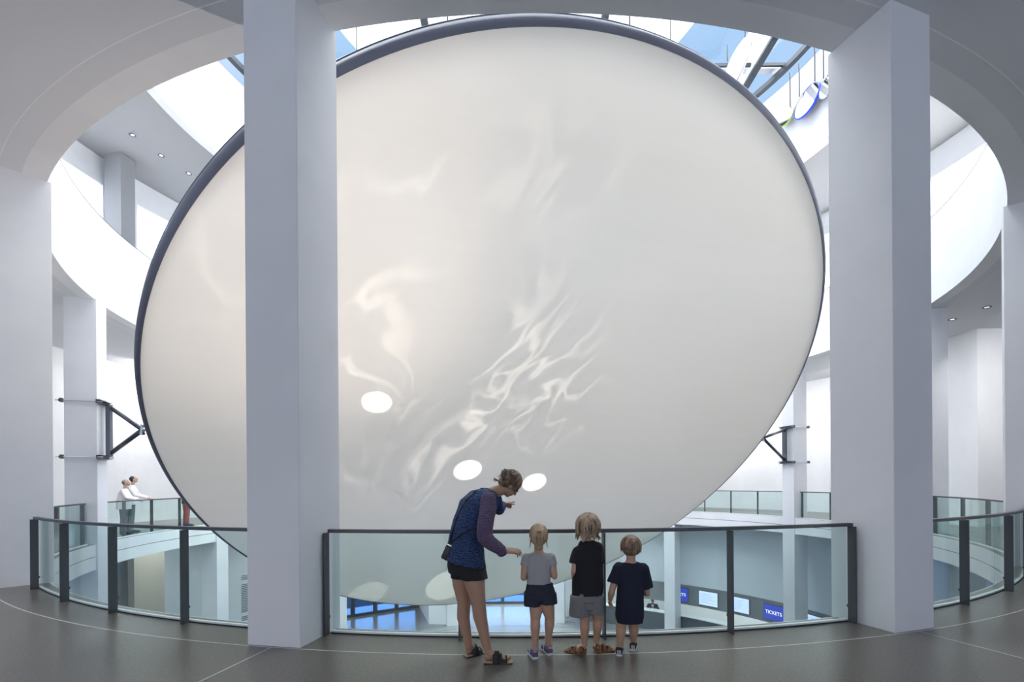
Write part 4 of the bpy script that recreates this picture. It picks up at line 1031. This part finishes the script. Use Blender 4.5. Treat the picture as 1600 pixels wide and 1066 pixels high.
# ---- people in the distance --------------------------------------
def standing(base, face, Ht, label, hair_, top_m, leg_m, arms, lean=0.0, hair_back=True, shirt_len=0.50, skin=None, w=1.0, belly=0.0):
    """a standing adult; arms: list of (elbow, wrist) in the body frame, in metres"""
    root = empty('person', base); tag(root, label, 'person')
    B = Vector(base); Fm = frame(face); k = Ht / 1.75; skin = skin or skin_far
    P = lambda x, y, z: B + Fm @ Vector((x * k, (y + lean * max(0, z - 0.9)) * k, z * k))
    rx = Fm @ Vector((1, 0, 0)); fy = Fm @ Vector((0, 1, 0))
    b = Blob(); hf = frame(Fm @ Vector((0, 1, 0.32))); hc = P(0, 0.04, 1.635)
    head(b, hc, hf, 0.98 * k)
    b.limb([(P(0, 0.01, 1.44), 0.055), (P(0, 0.03, 1.56), 0.05)])
    b.loft([(P(0, 0, 0.86), rx * 0.155 * w, fy * 0.12), (P(0, 0, 1.0), rx * 0.15 * w, fy * (0.115 + belly)), (P(0, 0, 1.15), rx * 0.14 * w, fy * (0.105 + belly)), (P(0, 0, 1.34), rx * 0.17 * w, fy * 0.12), (P(0, 0, 1.43), rx * 0.13, fy * 0.08)])
    for s in (-1, 1):
        b.limb([(P(0.085 * s, 0, 0.88), 0.095), (P(0.09 * s, 0.01, 0.50), 0.062), (P(0.09 * s, -0.01, 0.33), 0.058), (P(0.09 * s, -0.02, 0.09), 0.038)])
        foot(b, P(0.09 * s, -0.02, 0.08), P(0.09 * s, -0.06, 0.0), P(0.11 * s, 0.20, 0.0), 1.0, toes=False)
        el, wr = arms[0 if s < 0 else 1]
        b.limb([(P(0.17 * s * w, 0, 1.39), 0.052), (P(*el), 0.040), (P(*wr), 0.027)])
        hand(b, P(*wr), P(*wr) - P(*el), Vector((0, 0, -1)), k, 1 if s > 0 else -1, (0.4, 0.45, 0.5, 0.5), 0.4)
    b.done('body', skin, root, 0.009, 3); eyes(hc, hf, root, k)
    h = Blob(); h.ell(hc + hf @ Vector((0, -0.025, 0.03)), (0.082 * k, 0.09 * k, 0.088 * k), hf); h.ell(hc + hf @ Vector((0, -0.05, -0.02)), (0.07 * k, 0.05 * k, (0.07 if hair_back else 0.05) * k), hf); h.done('hair', hair_, root, 0.008, 1)
    t = Blob(); t.loft([(P(0, 0, 1.43 - shirt_len * 1.15), rx * 0.185 * w, fy * (0.15 + belly)), (P(0, 0, 1.10), rx * 0.17 * w, fy * (0.14 + belly)), (P(0, 0, 1.34), rx * 0.185 * w, fy * 0.135), (P(0, 0, 1.46), rx * 0.10, fy * 0.07)])
    for s in (-1, 1):
        el, wr = arms[0 if s < 0 else 1]; e1, w1 = P(*el), P(*wr)
        t.limb([(P(0.16 * s * w, 0, 1.38), 0.070), (e1, 0.058), (e1.lerp(w1, 0.85), 0.048)])
    t.done('shirt', top_m, root, 0.009, 2, 0.01, 9)
    t = Blob(); t.loft([(P(0, 0, 1.0), rx * 0.16 * w, fy * 0.13), (P(0, 0, 0.85), rx * 0.17 * w, fy * 0.135)])
    for s in (-1, 1): t.limb([(P(0.085 * s, 0, 0.86), 0.10), (P(0.09 * s, 0.01, 0.50), 0.078), (P(0.09 * s, -0.02, 0.12), 0.066)])
    t.done('trousers', leg_m, root, 0.009, 2, 0.008, 9)
    for s in (-1, 1):
        r2 = Blob(); a_, c_ = P(0.09 * s, -0.08, 0.0), P(0.115 * s, 0.22, 0.0); d = (c_ - a_).normalized(); sd = d.cross(Vector((0, 0, 1))); zz = Vector((0, 0, 1))
        r2.loft([(a_ + zz * 0.045, sd * 0.035, zz * 0.045), (a_.lerp(c_, 0.4) + zz * 0.048, sd * 0.045, zz * 0.048), (a_.lerp(c_, 0.8) + zz * 0.032, sd * 0.050, zz * 0.032), (c_ + zz * 0.02, sd * 0.03, zz * 0.02)], seg=16)
        r2.done('shoe', bag_m, root, 0.009, 1)
    return root
reach = lambda z: ((0.0), z)
bw = gd(190, 836); bw = Vector((bw.x, bw.y, 0))
pw = ring_pt(-84.0, 12.45, 0); fc = (ring_pt(-84, 11.0, 0) - pw) + Vector((0, 0.5, 0))
standing(ring_pt(-84.3, 12.50, 0), fc, 1.72, 'grey-haired woman in a white shirt leaning on the far rail, looking up', hair_grey, white_shirt, slate_m,
         [((-0.24, 0.12, 1.16), (-0.15, 0.36, 1.10)), ((0.24, 0.12, 1.16), (0.15, 0.36, 1.10))], 0.05, belly=0.05, w=1.1, shirt_len=0.55)
standing(ring_pt(-86.9, 12.66, 0), fc, 1.84, 'man in a white shirt just behind the grey-haired woman at the far rail', hair_dark, white_shirt, slate_m,
         [((-0.24, 0.14, 1.14), (-0.16, 0.42, 1.06)), ((0.25, 0.18, 1.14), (0.20, 0.46, 1.06))], 0.06, hair_back=False)
standing(ring_pt(-98.3, 12.6, 0), (0.6, 0.8, 0), 1.70, 'visitor in dark top and red skirt half hidden behind the left rim of the disc', hair_dark, suit_m, red_cloth,
         [((-0.24, 0.02, 1.12), (-0.2, 0.2, 0.98)), ((0.24, 0.02, 1.12), (0.2, 0.2, 0.98))], 0.0)

# seated attendant behind the ticket counter
def attendant():
    ph = phi_at(1020, 13.3); B = ring_pt(ph, 13.25, G); root = empty('person', B); tag(root, 'seated attendant in dark suit and blue tie behind the ticket counter', 'person')
    f = (Vector((0, 0, G)) - B); f.z = 0; Fm = frame(f); P = lambda x, y, z: B + Fm @ Vector((x, y, z)); rx = Fm @ Vector((1, 0, 0)); fy = Fm @ Vector((0, 1, 0))
    b = Blob(); hc = P(0, 0.05, 1.42); head(b, hc, Fm, 1.05); b.limb([(P(0, 0, 1.20), 0.06), (P(0, 0.03, 1.35), 0.055)])
    b.loft([(P(0, 0, 0.48), rx * 0.17, fy * 0.14), (P(0, 0, 0.8), rx * 0.16, fy * 0.12), (P(0, 0, 1.12), rx * 0.20, fy * 0.12), (P(0, 0, 1.22), rx * 0.12, fy * 0.08)])
    for s in (-1, 1):
        b.limb([(P(0.2 * s, 0, 1.15), 0.055), (P(0.30 * s, 0.12, 0.98), 0.045), (P(0.16 * s, 0.36, 1.07), 0.03)]); hand(b, P(0.16 * s, 0.36, 1.075), rx * -s * 0.5 + fy, Vector((0, 0, -1)), 1.0, s)
        b.limb([(P(0.1 * s, 0.02, 0.52), 0.09), (P(0.13 * s, 0.36, 0.50), 0.065), (P(0.13 * s, 0.34, 0.08), 0.04)]); foot(b, P(0.13 * s, 0.34, 0.08), P(0.13 * s, 0.24, 0), P(0.14 * s, 0.42, 0), 1.0, False)
    b.done('body', skin_m, root, 0.010, 3); eyes(hc, Fm, root)
    h = Blob(); h.ell(hc + Fm @ Vector((0, -0.02, 0.04)), (0.088, 0.095, 0.085), Fm); h.done('hair', hair_dark, root, 0.009, 1)
    t = Blob(); t.loft([(P(0, 0, 0.5), rx * 0.20, fy * 0.16), (P(0, 0, 0.8), rx * 0.20, fy * 0.145), (P(0, 0, 1.10), rx * 0.24, fy * 0.14), (P(0, 0, 1.23), rx * 0.12, fy * 0.085)])
    for s in (-1, 1): t.limb([(P(0.2 * s, 0, 1.15), 0.08), (P(0.31 * s, 0.12, 0.98), 0.066), (P(0.20 * s, 0.30, 1.06), 0.05)])
    t.done('jacket', suit_m, root, 0.010, 2)
    bm = bmesh.new(); A = [P(-0.075, 0.15, 1.20), P(0.075, 0.15, 1.20), P(0.0, 0.175, 0.90)]
    lo = [bm.verts.new(p) for p in A]; hi = [bm.verts.new(p + fy * -0.03) for p in A]; bm.faces.new(lo); bm.faces.new(hi[::-1])
    for i in range(3): bm.faces.new((lo[i], lo[(i + 1) % 3], hi[(i + 1) % 3], hi[i]))
    link_mesh('shirt', bm, white_shirt, root); bm = bmesh.new(); bar(bm, P(0, 0.165, 1.19), P(0, 0.185, 0.92), 0.045, 0.012, fy); link_mesh('tie', bm, tie_m, root)
    st = empty('office_stool', ring_pt(ph, 13.25, G)); tag(st, 'dark stool under the seated attendant behind the counter', 'stool')
    bm = bmesh.new(); tube(bm, P(0, 0, 0.36), P(0, 0, 0.43), 0.2, seg=28); link_mesh('seat', bm, desk_m, st); bm = bmesh.new(); tube(bm, P(0, 0, 0.03), P(0, 0, 0.37), 0.03); link_mesh('post', bm, steel_m, st)
    bm = bmesh.new(); tube(bm, P(0, 0, 0), P(0, 0, 0.03), 0.22, seg=28); link_mesh('base', bm, steel_m, st)
attendant()
